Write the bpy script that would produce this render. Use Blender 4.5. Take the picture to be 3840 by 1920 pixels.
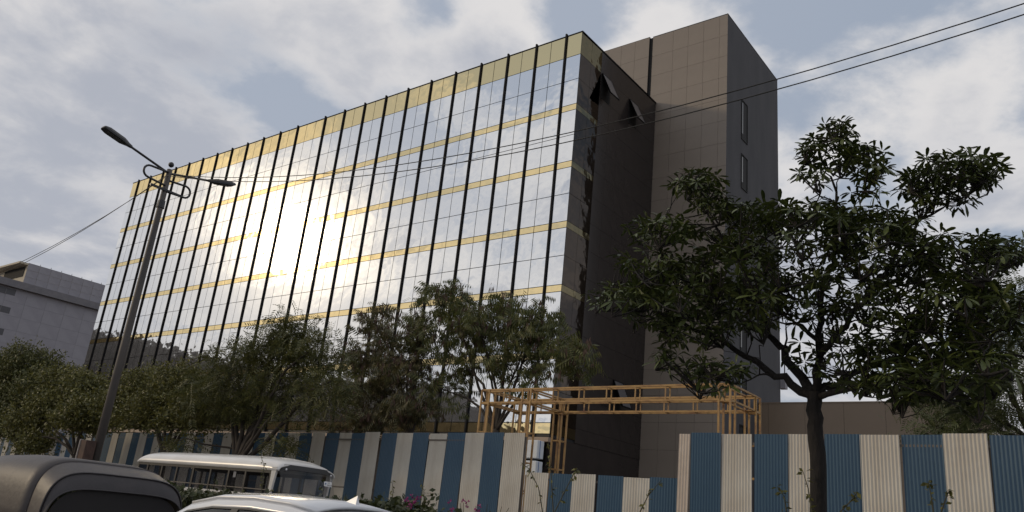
import bpy, math, random
import numpy as np
from mathutils import Matrix, Vector

# ------------------------------------------------------------------ scene, camera, world, sun
for o in list(bpy.data.objects): bpy.data.objects.remove(o)
scene = bpy.context.scene
COL = scene.collection
random.seed(7); rng = np.random.default_rng(7)
EYE = 1.35
F_PX = 2993.38
AX_R = np.array([0.7956242, 0.5978323, 0.09787072])
AX_U = np.array([0.11949525, -0.3132636, 0.94211825])
AX_F = np.array([-0.59388805, 0.737877, 0.32067822])
cam_d = bpy.data.cameras.new('camera'); cam = bpy.data.objects.new('camera', cam_d); COL.objects.link(cam)
cam_d.sensor_width = 36.0; cam_d.lens = F_PX / 3840 * 36.0
cam_d.clip_start = 0.05; cam_d.clip_end = 6000
cam.matrix_world = Matrix(((AX_R[0], AX_U[0], -AX_F[0], 0), (AX_R[1], AX_U[1], -AX_F[1], 0), (AX_R[2], AX_U[2], -AX_F[2], EYE), (0, 0, 0, 1)))
scene.camera = cam
scene.render.resolution_x = 1024; scene.render.resolution_y = 512
vs = scene.view_settings
vs.view_transform = 'Standard'; vs.look = 'None'; vs.exposure = 0.0; vs.gamma = 1.0; vs.use_curve_mapping = False
try:
    scene.cycles.caustics_reflective = False; scene.cycles.caustics_refractive = False
    scene.cycles.sample_clamp_indirect = 2.5; scene.cycles.sample_clamp_direct = 2.5
except Exception: pass

SUN = np.array([-0.7817, -0.5469, 0.2998]); SUN /= np.linalg.norm(SUN)
sun_d = bpy.data.lights.new('sun', 'SUN'); sun_d.energy = 0.95; sun_d.angle = math.radians(5.0); sun_d.color = (1.0, 0.80, 0.54)
sun = bpy.data.objects.new('sun', sun_d); COL.objects.link(sun)
sun.rotation_euler = Vector((-SUN[0], -SUN[1], -SUN[2])).to_track_quat('-Z', 'Y').to_euler()

def ray(x, y): return AX_F + AX_R * (x - 1920) / F_PX - AX_U * (y - 960) / F_PX
def at(x, y, Y):                       # survey helper: sight line to the vertical plane at depth Y
    d = ray(x, y); p = d * Y / d[1]; return np.array([p[0], Y, p[2] + EYE])

world = bpy.data.worlds.new('World'); scene.world = world; world.use_nodes = True
W_STR = 0.1
def build_world():
    nt = world.node_tree; N = nt.nodes; L = nt.links; N.clear()
    out = N.new('ShaderNodeOutputWorld'); bg = N.new('ShaderNodeBackground'); L.new(bg.outputs[0], out.inputs[0])
    bg.inputs[1].default_value = W_STR
    sky = N.new('ShaderNodeTexSky'); sky.sky_type = 'NISHITA'; sky.sun_disc = False
    sky.sun_elevation = math.asin(SUN[2]); sky.sun_rotation = math.atan2(SUN[0], SUN[1])
    sky.air_density = 1.0; sky.dust_density = 1.2; sky.ozone_density = 1.0
    tc = N.new('ShaderNodeTexCoord')
    def m(op, a, b=None, c=None, clamp=False):
        n = N.new('ShaderNodeMath'); n.operation = op; n.use_clamp = clamp
        for i, v in enumerate((a, b, c)):
            if v is None: continue
            if isinstance(v, (int, float)): n.inputs[i].default_value = v
            else: L.new(v, n.inputs[i])
        return n.outputs[0]
    def dot(v):
        n = N.new('ShaderNodeVectorMath'); n.operation = 'DOT_PRODUCT'; L.new(D, n.inputs[0]); n.inputs[1].default_value = tuple(v)
        return n.outputs['Value']
    def mix(f, a, b):
        n = N.new('ShaderNodeMix'); n.data_type = 'RGBA'
        if isinstance(f, (int, float)): n.inputs[0].default_value = f
        else: L.new(f, n.inputs[0])
        for i, v in ((6, a), (7, b)):
            if isinstance(v, tuple): n.inputs[i].default_value = (*v, 1)
            else: L.new(v, n.inputs[i])
        return n.outputs[2]
    def scale(col, f):
        n = N.new('ShaderNodeVectorMath'); n.operation = 'SCALE'; L.new(col, n.inputs[0])
        if isinstance(f, (int, float)): n.inputs['Scale'].default_value = f
        else: L.new(f, n.inputs['Scale'])
        return n.outputs[0]
    def add(a, b):
        n = N.new('ShaderNodeVectorMath'); n.operation = 'ADD'; L.new(a, n.inputs[0]); L.new(b, n.inputs[1]); return n.outputs[0]
    def sstep(v, a, b):
        n = N.new('ShaderNodeMapRange'); n.interpolation_type = 'SMOOTHSTEP'; L.new(v, n.inputs[0])
        n.inputs[1].default_value = a; n.inputs[2].default_value = b; return n.outputs[0]
    nm = N.new('ShaderNodeVectorMath'); nm.operation = 'NORMALIZE'; L.new(tc.outputs['Generated'], nm.inputs[0]); D = nm.outputs[0]
    sep = N.new('ShaderNodeSeparateXYZ'); L.new(D, sep.inputs[0])
    zc = m('MAXIMUM', sep.outputs[2], 0.0)
    k = m('DIVIDE', 1.0, m('ADD', zc, 0.22))
    P = scale(D, k)
    def noise(loc, sc, det, rough, dist=0.0):
        mp = N.new('ShaderNodeMapping'); L.new(P, mp.inputs[0]); mp.inputs['Location'].default_value = loc
        n = N.new('ShaderNodeTexNoise'); L.new(mp.outputs[0], n.inputs['Vector'])
        n.inputs['Scale'].default_value = sc; n.inputs['Detail'].default_value = det; n.inputs['Roughness'].default_value = rough
        n.inputs['Distortion'].default_value = dist
        return n.outputs['Fac']
    n1 = noise((3.1, 1.7, 0.4), 1.9, 9, 0.58, 0.15)
    n2 = noise((7.3, 4.2, 2.0), 4.5, 6, 0.55, 0.2)
    n3 = noise((1.3, 9.2, 5.0), 0.8, 3, 0.5)
    den = m('ADD', m('ADD', n1, 0.02), m('MULTIPLY', m('SUBTRACT', n2, 0.5), 0.22))
    # where the photograph's sky shows open blue and where it shows banks of cloud
    for (x, y, n, a) in SKY_SPOTS:
        d0 = ray(x, y); d0 = d0 / np.linalg.norm(d0)
        den = m('ADD', den, m('MULTIPLY', m('POWER', m('MAXIMUM', dot(d0), 0.0), n), a))
    cover = sstep(den, 0.41, 0.555)
    thick = sstep(m('ADD', den, m('ADD', m('MULTIPLY', m('SUBTRACT', n3, 0.5), 0.8), m('MULTIPLY', m('SUBTRACT', n2, 0.5), 0.35))), 0.47, 0.78)
    ds = m('MAXIMUM', dot(SUN), 0.0)
    au_w = m('POWER', ds, 3.0); au_m = m('POWER', ds, 22.0); au_t = m('POWER', ds, 260.0)
    base = mix(thick, (7.3, 7.15, 7.15), (4.25, 4.5, 5.15))
    glow = m('ADD', m('ADD', m('MULTIPLY', au_w, 0.11), m('MULTIPLY', au_m, 0.15)), m('MULTIPLY', au_t, 2.6))
    cloud = add(base, scale(mix(0.0, (5.6, 4.5, 2.9), (0, 0, 0)), m('MULTIPLY', glow, m('SUBTRACT', 1.25, thick))))
    haze = m('POWER', m('SUBTRACT', 1.0, zc), 5.0)
    blue = mix(0.80, scale(sky.outputs[0], 1.0), (3.15, 3.85, 4.95))
    blue = add(blue, scale(mix(0.0, (5.4, 4.4, 3.0), (0, 0, 0)), m('MULTIPLY', glow, 0.6)))
    blue = mix(m('MULTIPLY', sstep(dot(SUN), -0.75, 0.25), 0.5), blue, (4.7, 5.0, 5.7))
    blue = mix(m('MULTIPLY', haze, 0.7), blue, (4.3, 4.35, 4.6))
    col = mix(cover, blue, cloud)
    L.new(col, bg.inputs[0])
SKY_SPOTS = [(1620, 60, 600, -0.20), (2120, 40, 400, -0.18), (2950, 130, 300, -0.16), (3500, 60, 250, -0.16), (2960, 420, 900, -0.10),
             (1050, 450, 300, -0.10), (720, 380, 500, -0.07), (1450, 420, 900, -0.06), (900, 120, 900, -0.05), (1850, 190, 500, 0.16), (1250, 180, 500, 0.08), (2350, 60, 900, 0.08), (3450, 480, 150, 0.14), (250, 850, 60, 0.17), (500, 150, 300, 0.05), (3600, 900, 100, -0.03)]
build_world()

# ------------------------------------------------------------------ helpers
def link(o, parent=None):
    COL.objects.link(o)
    if parent is not None: o.parent = parent
    return o
def tag(o, label=None, cat=None, group=None, kind=None):
    for k, v in (('label', label), ('category', cat), ('group', group), ('kind', kind)):
        if v: o[k] = v
    return o
def empty(name, loc=(0, 0, 0), rz=0.0):
    o = bpy.data.objects.new(name, None); o.location = loc; o.rotation_euler = (0, 0, rz); COL.objects.link(o); return o
class MB:
    """collects shapes into one mesh; vertices are given in the parent's frame"""
    def __init__(s): s.v = []; s.f = []; s.smooth = False
    def add(s, vs, fs):
        b = len(s.v); s.v += [tuple(map(float, p)) for p in vs]; s.f += [tuple(b + i for i in f) for f in fs]; return s
    def box(s, x0, y0, z0, x1, y1, z1):
        x0, x1 = sorted((x0, x1)); y0, y1 = sorted((y0, y1)); z0, z1 = sorted((z0, z1))
        return s.add([(x0, y0, z0), (x1, y0, z0), (x1, y1, z0), (x0, y1, z0), (x0, y0, z1), (x1, y0, z1), (x1, y1, z1), (x0, y1, z1)],
                     [(0, 3, 2, 1), (4, 5, 6, 7), (0, 1, 5, 4), (1, 2, 6, 5), (2, 3, 7, 6), (3, 0, 4, 7)])
    def bar(s, a, b, w, h=None, up=(0, 0, 1)):
        a = np.array(a, float); b = np.array(b, float); h = h or w
        d = b - a; d /= np.linalg.norm(d); u = np.array(up, float)
        if abs(d @ u) > 0.95: u = np.array([1.0, 0, 0])
        r = np.cross(d, u); r /= np.linalg.norm(r); u = np.cross(r, d)
        vs = [p + r * sx * w / 2 + u * sz * h / 2 for p in (a, b) for sx, sz in ((-1, -1), (1, -1), (1, 1), (-1, 1))]
        return s.add(vs, [(0, 1, 2, 3), (7, 6, 5, 4), (0, 4, 5, 1), (1, 5, 6, 2), (2, 6, 7, 3), (3, 7, 4, 0)])
    def tube(s, pts, rad, n=6, cap=True):
        pts = [np.array(p, float) for p in pts]; k = len(pts)
        rad = [rad] * k if isinstance(rad, (int, float)) else rad
        vs = []; prev = None
        for i, p in enumerate(pts):
            d = pts[min(i + 1, k - 1)] - pts[max(i - 1, 0)]; d = d / (np.linalg.norm(d) + 1e-9)
            if prev is None:
                u = np.array([0, 0, 1.0]) if abs(d[2]) < 0.9 else np.array([1.0, 0, 0])
            else: u = prev
            u = u - d * (u @ d); u /= np.linalg.norm(u) + 1e-9; prev = u; w = np.cross(d, u)
            vs += [p + rad[i] * (u * math.cos(t) + w * math.sin(t)) for t in (2 * math.pi * j / n for j in range(n))]
        fs = [(i * n + j, i * n + (j + 1) % n, (i + 1) * n + (j + 1) % n, (i + 1) * n + j) for i in range(k - 1) for j in range(n)]
        if cap: fs += [tuple(range(n))[::-1], tuple((k - 1) * n + j for j in range(n))]
        return s.add(vs, fs)
    def grid(s, P):                                   # P[i][j] points
        n = len(P); m_ = len(P[0])
        return s.add([q for r in P for q in r], [(i * m_ + j, i * m_ + j + 1, (i + 1) * m_ + j + 1, (i + 1) * m_ + j) for i in range(n - 1) for j in range(m_ - 1)])
    def sphere(s, c, r, nu=10, nv=7, sc=(1, 1, 1)):
        P = [[(c[0] + sc[0] * r * math.sin(math.pi * i / nv) * math.cos(2 * math.pi * j / nu), c[1] + sc[1] * r * math.sin(math.pi * i / nv) * math.sin(2 * math.pi * j / nu), c[2] + sc[2] * r * math.cos(math.pi * i / nv)) for j in range(nu + 1)] for i in range(nv + 1)]
        return s.grid(P)
    def mesh(s, name, m, smooth=False):
        me = bpy.data.meshes.new(name); me.from_pydata(s.v, [], s.f); me.materials.append(m)
        if smooth: me.shade_smooth()
        me.update(); return me
    def build(s, name, m, parent=None, smooth=False, **tags):
        o = bpy.data.objects.new(name, s.mesh(name, m, smooth)); link(o, parent); tag(o, **tags); return o
def bevel(o, w=0.01, seg=2):
    b = o.modifiers.new('bevel', 'BEVEL'); b.width = w; b.segments = seg; b.limit_method = 'ANGLE'; return o
def big_mesh(name, verts, faces, m, parent=None, smooth=False, **tags):
    me = bpy.data.meshes.new(name); verts = np.ascontiguousarray(verts, dtype=np.float32); faces = np.ascontiguousarray(faces, dtype=np.int32)
    k = faces.shape[1]
    me.vertices.add(len(verts)); me.vertices.foreach_set('co', verts.ravel())
    me.loops.add(faces.size); me.loops.foreach_set('vertex_index', faces.ravel())
    me.polygons.add(len(faces)); me.polygons.foreach_set('loop_start', np.arange(0, faces.size, k, dtype=np.int32))
    me.update(calc_edges=True); me.materials.append(m)
    if smooth: me.shade_smooth()
    o = bpy.data.objects.new(name, me); link(o, parent); tag(o, **tags); return o

# ------------------------------------------------------------------ materials
def mat(name, col, rough=0.6, metal=0.0, col2=None, nscale=4.0, detail=5.0, bump=0.0, bscale=30.0, island=None, trans=0.0, spec=0.5, stretch=None, contrast=(0.35, 0.65), coat=0.0):
    m = bpy.data.materials.new(name); m.use_nodes = True
    nt = m.node_tree; N = nt.nodes; L = nt.links; p = N['Principled BSDF']
    p.inputs['Base Color'].default_value = (*col, 1); p.inputs['Roughness'].default_value = rough; p.inputs['Metallic'].default_value = metal
    p.inputs['Specular IOR Level'].default_value = spec
    if coat: p.inputs['Coat Weight'].default_value = coat; p.inputs['Coat Roughness'].default_value = 0.05
    cur = None
    tc = N.new('ShaderNodeTexCoord')
    def coords():
        if stretch:
            mp = N.new('ShaderNodeMapping'); L.new(tc.outputs['Object'], mp.inputs[0]); mp.inputs['Scale'].default_value = stretch; return mp.outputs[0]
        return tc.outputs['Object']
    if col2:
        t = N.new('ShaderNodeTexNoise'); L.new(coords(), t.inputs['Vector']); t.inputs['Scale'].default_value = nscale; t.inputs['Detail'].default_value = detail; t.inputs['Roughness'].default_value = 0.6
        r = N.new('ShaderNodeMapRange'); L.new(t.outputs['Fac'], r.inputs[0]); r.inputs[1].default_value = contrast[0]; r.inputs[2].default_value = contrast[1]
        x = N.new('ShaderNodeMix'); x.data_type = 'RGBA'; L.new(r.outputs[0], x.inputs[0]); x.inputs[6].default_value = (*col, 1); x.inputs[7].default_value = (*col2, 1)
        cur = x.outputs[2]
    if island:
        g = N.new('ShaderNodeNewGeometry'); x = N.new('ShaderNodeMix'); x.data_type = 'RGBA'
        L.new(g.outputs['Random Per Island'], x.inputs[0])
        if cur: L.new(cur, x.inputs[6])
        else: x.inputs[6].default_value = (*col, 1)
        x.inputs[7].default_value = (*island, 1); cur = x.outputs[2]
    if cur: L.new(cur, p.inputs['Base Color'])
    if bump:
        t = N.new('ShaderNodeTexNoise'); L.new(coords(), t.inputs['Vector']); t.inputs['Scale'].default_value = bscale; t.inputs['Detail'].default_value = 4
        b = N.new('ShaderNodeBump'); b.inputs['Strength'].default_value = bump; b.inputs['Distance'].default_value = 0.02; L.new(t.outputs['Fac'], b.inputs['Height']); L.new(b.outputs[0], p.inputs['Normal'])
    if trans:
        tr = N.new('ShaderNodeBsdfTranslucent'); mx = N.new('ShaderNodeMixShader'); mx.inputs[0].default_value = trans
        if cur: L.new(cur, tr.inputs[0])
        else: tr.inputs[0].default_value = (*col, 1)
        L.new(p.outputs[0], mx.inputs[1]); L.new(tr.outputs[0], mx.inputs[2]); L.new(mx.outputs[0], N['Material Output'].inputs[0])
    return m
def mirror(name, col, rough=0.03, hazer=0.22, haze=0.02, wave=0.012, dark=0.0):
    """coated reflective glazing: sharp reflection with a little dust haze and pane waviness"""
    m = bpy.data.materials.new(name); m.use_nodes = True; nt = m.node_tree; N = nt.nodes; L = nt.links; N.remove(N['Principled BSDF'])
    g1 = N.new('ShaderNodeBsdfGlossy'); g2 = N.new('ShaderNodeBsdfGlossy'); mx = N.new('ShaderNodeMixShader')
    for g, r in ((g1, rough), (g2, hazer)): g.inputs['Color'].default_value = (*col, 1); g.inputs['Roughness'].default_value = r
    tc = N.new('ShaderNodeTexCoord'); t = N.new('ShaderNodeTexNoise'); t.inputs['Scale'].default_value = 1.1; t.inputs['Detail'].default_value = 1.5
    oi = N.new('ShaderNodeObjectInfo'); va = N.new('ShaderNodeVectorMath'); va.operation = 'ADD'
    sc = N.new('ShaderNodeVectorMath'); sc.operation = 'SCALE'; sc.inputs['Scale'].default_value = 1.0
    L.new(tc.outputs['Object'], va.inputs[0]); L.new(oi.outputs['Location'], va.inputs[1]); L.new(va.outputs[0], t.inputs['Vector'])
    b = N.new('ShaderNodeBump'); b.inputs['Strength'].default_value = 1.0; b.inputs['Distance'].default_value = wave; L.new(t.outputs['Fac'], b.inputs['Height'])
    L.new(b.outputs[0], g1.inputs['Normal']); mx.inputs[0].default_value = haze
    L.new(g1.outputs[0], mx.inputs[1]); L.new(g2.outputs[0], mx.inputs[2]); L.new(mx.outputs[0], N['Material Output'].inputs[0])
    return m
def glass(name, tint, refl=0.12, rough=0.02):
    m = bpy.data.materials.new(name); m.use_nodes = True; nt = m.node_tree; N = nt.nodes; L = nt.links; N.remove(N['Principled BSDF'])
    t = N.new('ShaderNodeBsdfTransparent'); t.inputs[0].default_value = (*tint, 1); g = N.new('ShaderNodeBsdfGlossy'); g.inputs['Roughness'].default_value = rough
    fr = N.new('ShaderNodeLayerWeight'); fr.inputs[0].default_value = 0.5; pw = N.new('ShaderNodeMath'); pw.operation = 'POWER'; pw.inputs[1].default_value = 5.0; L.new(fr.outputs['Facing'], pw.inputs[0]); ad = N.new('ShaderNodeMath'); ad.inputs[1].default_value = refl; L.new(pw.outputs[0], ad.inputs[0])
    mx = N.new('ShaderNodeMixShader'); L.new(ad.outputs[0], mx.inputs[0]); L.new(t.outputs[0], mx.inputs[1]); L.new(g.outputs[0], mx.inputs[2]); L.new(mx.outputs[0], N['Material Output'].inputs[0])
    return m
M = dict(
    silver=mirror('silver_mirror_glass', (0.80, 0.82, 0.84)), gold=mirror('gold_mirror_glass', (0.82, 0.67, 0.37), wave=0.016),
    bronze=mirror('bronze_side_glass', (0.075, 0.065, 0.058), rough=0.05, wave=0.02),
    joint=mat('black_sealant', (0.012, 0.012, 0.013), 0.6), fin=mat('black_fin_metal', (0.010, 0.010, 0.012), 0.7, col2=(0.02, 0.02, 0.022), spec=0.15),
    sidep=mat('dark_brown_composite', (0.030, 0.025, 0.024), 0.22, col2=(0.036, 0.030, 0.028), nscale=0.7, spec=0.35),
    tower=mat('brown_composite', (0.235, 0.20, 0.168), 0.42, col2=(0.257, 0.218, 0.183), nscale=0.5, spec=0.4, bump=0.02, bscale=3),
    towerd=mat('dark_grey_render', (0.058, 0.058, 0.064), 0.85, col2=(0.075, 0.074, 0.080), nscale=0.8, bump=0.1, bscale=8, stretch=(1, 1, 0.25)),
    towerj=mat('brown_joint', (0.075, 0.062, 0.052), 0.8), greyw=mat('dusty_grey_glass', (0.075, 0.073, 0.082), 0.4), groove=mat('dark_groove', (0.01, 0.01, 0.01), 0.8), sash=mat('window_sash_glass', (0.11, 0.105, 0.11), 0.3, spec=0.5),
    tan=mat('tan_beam_paint', (0.32, 0.24, 0.18), 0.6), annex=mat('tan_brown_composite', (0.20, 0.15, 0.105), 0.45, col2=(0.22, 0.165, 0.118), nscale=0.4),
    grey=mat('grey_cladding', (0.27, 0.26, 0.29), 0.7, col2=(0.31, 0.30, 0.33), nscale=0.6), greyd=mat('grey_parapet', (0.16, 0.155, 0.17), 0.8, col2=(0.2, 0.19, 0.2), nscale=2),
    cream=mat('cream_render', (0.52, 0.46, 0.36), 0.8), dark=mat('dark_interior', (0.014, 0.013, 0.013), 0.9), slot=mat('slot_glass', (0.04, 0.045, 0.05), 0.06, spec=0.7),
    white=mat('white_sheet', (0.62, 0.59, 0.52), 0.45, col2=(0.44, 0.39, 0.32), nscale=1.3, stretch=(1.5, 1.5, 0.5), contrast=(0.3, 0.75)),
    blue=mat('blue_sheet', (0.036, 0.085, 0.14), 0.45, col2=(0.048, 0.10, 0.155), nscale=2.0, stretch=(1.5, 1.5, 0.4), contrast=(0.3, 0.75)),
    pinkw=mat('faded_cream_sheet', (0.58, 0.50, 0.42), 0.5, col2=(0.48, 0.40, 0.33), nscale=2.0),
    orange=mat('orange_primer_steel', (0.40, 0.24, 0.085), 0.6, col2=(0.19, 0.085, 0.04), nscale=3.0, contrast=(0.45, 0.75)),
    rail=mat('galvanised_rail', (0.14, 0.12, 0.10), 0.6), pole=mat('dark_grey_pole', (0.055, 0.05, 0.048), 0.55, col2=(0.09, 0.075, 0.065), nscale=3, stretch=(1, 1, 0.4)),
    lampm=mat('black_lamp_metal', (0.02, 0.02, 0.022), 0.4), lens=mat('lamp_lens', (0.10, 0.10, 0.10), 0.15), cable=mat('black_cable', (0.012, 0.012, 0.012), 0.6),
    rusty=mat('rusty_box', (0.05, 0.028, 0.022), 0.8, col2=(0.09, 0.05, 0.036), nscale=9), pale=mat('pale_box_edge', (0.38, 0.34, 0.32), 0.7),
    bark=mat('grey_brown_bark', (0.060, 0.048, 0.038), 0.9, col2=(0.030, 0.024, 0.020), nscale=7, bump=0.8, bscale=25, stretch=(1, 1, 0.3)),
    barkd=mat('dark_bark', (0.022, 0.018, 0.016), 0.9, col2=(0.011, 0.009, 0.008), nscale=9, bump=1.0, bscale=30, stretch=(1, 1, 0.35)),
    leafA=mat('glossy_whorl_leaf', (0.030, 0.044, 0.011), 0.42, island=(0.085, 0.105, 0.026), trans=0.12, spec=0.35),
    leafF=mat('feathery_leaf', (0.050, 0.068, 0.018), 0.55, island=(0.150, 0.150, 0.045), trans=0.3),
    leafE=mat('brownish_feathery_leaf', (0.055, 0.062, 0.022), 0.55, island=(0.140, 0.115, 0.046), trans=0.25),
    leafD=mat('dull_green_leaf', (0.052, 0.064, 0.019), 0.55, island=(0.140, 0.136, 0.042), trans=0.25),
    leafB=mat('olive_leaf', (0.050, 0.056, 0.017), 0.55, island=(0.180, 0.170, 0.042), trans=0.22),
    leafG=mat('pale_feathery_leaf', (0.055, 0.072, 0.024), 0.6, island=(0.110, 0.125, 0.045), trans=0.3),
    leafH=mat('hedge_leaf', (0.034, 0.042, 0.014), 0.55, island=(0.060, 0.072, 0.022), trans=0.2),
    pod=mat('brown_pod', (0.075, 0.038, 0.026), 0.7, island=(0.11, 0.06, 0.04)), flower=mat('magenta_bract', (0.26, 0.025, 0.14), 0.6, trans=0.2),
    asphalt=mat('asphalt', (0.05, 0.05, 0.052), 0.9, col2=(0.065, 0.063, 0.062), nscale=1.5, bump=0.4, bscale=60), earth=mat('dusty_earth', (0.16, 0.125, 0.09), 0.95, col2=(0.11, 0.09, 0.065), nscale=0.4, bump=0.5, bscale=6),
    paver=mat('footpath_concrete', (0.26, 0.24, 0.22), 0.85, col2=(0.2, 0.185, 0.17), nscale=2), kerb=mat('kerb_concrete', (0.32, 0.31, 0.29), 0.85), paint=mat('road_paint', (0.7, 0.7, 0.66), 0.6),
    rock=mat('quarry_rock', (0.10, 0.085, 0.075), 0.95, col2=(0.06, 0.052, 0.045), nscale=0.08, bump=0.6, bscale=0.5),
    buswhite=mat('white_bus_paint', (0.70, 0.69, 0.67), 0.28, col2=(0.62, 0.60, 0.57), nscale=1.2, coat=0.4), carwhite=mat('white_car_paint', (0.74, 0.75, 0.77), 0.22, coat=0.8),
    blackp=mat('black_rubber_trim', (0.014, 0.014, 0.015), 0.5), tyre=mat('tyre_rubber', (0.02, 0.02, 0.02), 0.9), chrome=mat('wheel_metal', (0.4, 0.4, 0.42), 0.35, metal=0.9),
    busglass=glass('bus_window_glass', (0.80, 0.80, 0.81), 0.05), carglass=glass('car_window_glass', (0.22, 0.23, 0.24), 0.07), seat=mat('dark_seat_cloth', (0.02, 0.018, 0.02), 0.9),
    canvasb=mat('charcoal_canvas', (0.030, 0.027, 0.030), 0.55, col2=(0.038, 0.033, 0.036), nscale=6, bump=0.1, bscale=20), canvas=mat('black_canvas_hood', (0.040, 0.034, 0.035), 0.5, col2=(0.055, 0.046, 0.045), nscale=3, bump=0.15, bscale=14), canvasd=mat('matt_black_canvas', (0.014, 0.012, 0.013), 0.7),
    yellow=mat('yellow_rickshaw_paint', (0.55, 0.38, 0.03), 0.4), lampred=mat('red_tail_lens', (0.35, 0.01, 0.01), 0.2), film=mat('white_protective_film', (0.62, 0.66, 0.70), 0.4, bump=0.3, bscale=5), printb=mat('blue_print', (0.06, 0.14, 0.35), 0.5),
    paper=mat('white_paper', (0.75, 0.75, 0.74), 0.6), ink=mat('dark_ink', (0.03, 0.03, 0.03), 0.6), headl=mat('headlamp_lens', (0.6, 0.6, 0.62), 0.1), stem=mat('green_brown_stem', (0.06, 0.055, 0.03), 0.8),
)

# ------------------------------------------------------------------ ground, road, hill
def fy(X):                                  # depth of the hoarding line
    return 17.9 - 0.060 * X if X > -14 else 18.74 - 0.0785 * (X + 14)
def sheet(name, x0, y0, x1, y1, z, m, thick=0.0):
    b = MB()
    if thick: b.box(x0, y0, z - thick, x1, y1, z)
    else: b.add([(x0, y0, z), (x1, y0, z), (x1, y1, z), (x0, y1, z)], [(0, 1, 2, 3)])
    return b.build(name, m, kind='structure')
sheet('ground', -3000, -3000, 3000, 3000, 0.0, M['earth'])
sheet('road', -400, -3.5, 300, 7.2, 0.004, M['asphalt']); sheet('road', -400, 8.75, 300, 15.3, 0.004, M['asphalt'])
sheet('median', -400, 7.2, 300, 8.75, 0.16, M['kerb'], 0.158)
sheet('footpath', -400, 15.3, 300, 17.3, 0.15, M['paver'], 0.148); sheet('footpath', -400, -6.5, 300, -3.5, 0.15, M['paver'], 0.148)
b = MB()
for i in range(-40, 20):
    for y in (1.9, 12.0): b.add([(i * 6, y, .008), (i * 6 + 3, y, .008), (i * 6 + 3, y + .12, .008), (i * 6, y + .12, .008)], [(0, 1, 2, 3)])
b.build('lane_markings', M['paint'], kind='structure')
def hill():
    xs = np.linspace(-420, -60, 91); prof = [(-420, 58), (-330, 56), (-300, 53.5), (-287, 51), (-273, 49), (-262, 45), (-252, 46), (-245, 42.5), (-231, 41.5), (-200, 37), (-160, 32), (-132, 30), (-122, 26), (-110, 15), (-90, 4), (-60, 0)]
    P = []
    for x in xs:
        h = np.interp(x, [p[0] for p in prof], [p[1] for p in prof])
        jag = (rng.random() - .5) * 3.4 * min(1, h / 20); row = []
        for t, k in ((0, 0), (.08, .8), (.15, 1.02), (.25, 1.03), (.5, 1.0), (.75, .8), (1, .0)):
            row.append((x + (rng.random() - .5) * 2, -50 - 70 * t + (rng.random() - .5) * 3, max(0, h * k + (jag if .1 < t < .9 else 0)) - (0.5 if k == 0 else 0)))
        P.append(row)
    MB().grid(P).build('hill', M['rock'], kind='structure')
hill()

# ------------------------------------------------------------------ glass office building
YF, XF = 36.183, -25.235; PW = 1.2; NP = 47; ZT = 31.93
bld = empty('office_building', (XF, YF, 0))
tag(bld, 'tall office block with mirrored silver and gold glass facade and brown tower', 'building')
BANDS = [(31.93, 30.30, 'gold')]
for i in range(6):
    t = 26.72 - 3.955 * i
    top = 30.30 if i == 0 else 26.72 - 3.955 * (i - 1) - 0.42
    mid = (top + t) / 2 + (0.02 if i else 0)
    BANDS += [(top, mid, 'silver'), (mid, t, 'silver'), (t, t - (0.42 if i < 5 else 0.60), 'gold')]
wl = MB(); XL_ = -PW * NP
YD = 46.38 - YF
wl.box(XL_, 0.06, 6.2, -0.06, YD - 0.02, ZT - 0.05)
wl.build('wing_wall', M['joint'], bld)
panes = []
for (zt, zb, k) in BANDS:
    for c in range(NP): panes.append((c, zt, zb, k))
cache = {}
def pane_mesh(w, h, k, g=0.02):
    key = (round(w, 3), round(h, 3), k)
    if key not in cache:
        x, z, d = w / 2 - g, h / 2 - g, 0.03; e = 0.012
        cache[key] = MB().add([(-x, 0, -z), (x, 0, -z), (x, 0, z), (-x, 0, z), (-x - e, d, -z - e), (x + e, d, -z - e), (x + e, d, z + e), (-x - e, d, z + e)],
                              [(0, 1, 2, 3), (1, 0, 4, 5), (2, 1, 5, 6), (3, 2, 6, 7), (0, 3, 7, 4)]).mesh('glass_pane' if k == 'silver' else 'gold_panel', M[k])
        cache[key].materials.append(M['joint'])
        for p in list(cache[key].polygons)[1:]: p.material_index = 1
    return cache[key]
def panesize(c, zt, zb):
    p = np.array([XF - PW * (c + .5), YF, (zt + zb) / 2 - EYE]); return -(np.linalg.norm(p)) + (100 if zt > 6.9 else 0)
for k, name in (('silver', 'glass_pane'), ('gold', 'gold_panel')):
    lst = sorted([p for p in panes if p[3] == k], key=lambda p: p[0] + (0 if p[1] > 8 else 30))
    rest = MB()
    for i, (c, zt, zb, _) in enumerate(lst):
        w, h = PW, zt - zb; ctr = (-PW * (c + .5), 0.0, (zt + zb) / 2)
        rx, rz = rng.normal(0, 0.0011), rng.normal(0, 0.0013)
        if i < 300:
            o = bpy.data.objects.new(name, pane_mesh(w, h, k)); o.location = ctr; o.rotation_euler = (rx, 0, rz); link(o, bld)
        else:
            me = pane_mesh(w, h, k); R = Matrix.Rotation(rz, 3, 'Z') @ Matrix.Rotation(rx, 3, 'X')
            rest.add([R @ v.co + Vector(ctr) for v in me.vertices], [tuple(p.vertices) for p in me.polygons])
    if rest.v:
        ro = rest.build(name, M[k], bld, kind='stuff'); ro.data.materials.append(M['joint'])
        for i, p in enumerate(ro.data.polygons): p.material_index = 0 if i % 5 == 0 else 1
FINS = list(range(1, 22, 2)) + list(range(24, 47, 2))
fm = MB().box(-0.05, -0.11, 0, 0.05, 0.05, 32.12 - 6.2).mesh('facade_fin', M['fin'])
for c in FINS:
    o = bpy.data.objects.new('facade_fin', fm); o.location = (-PW * c, 0, 6.2); link(o, bld)
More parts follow.
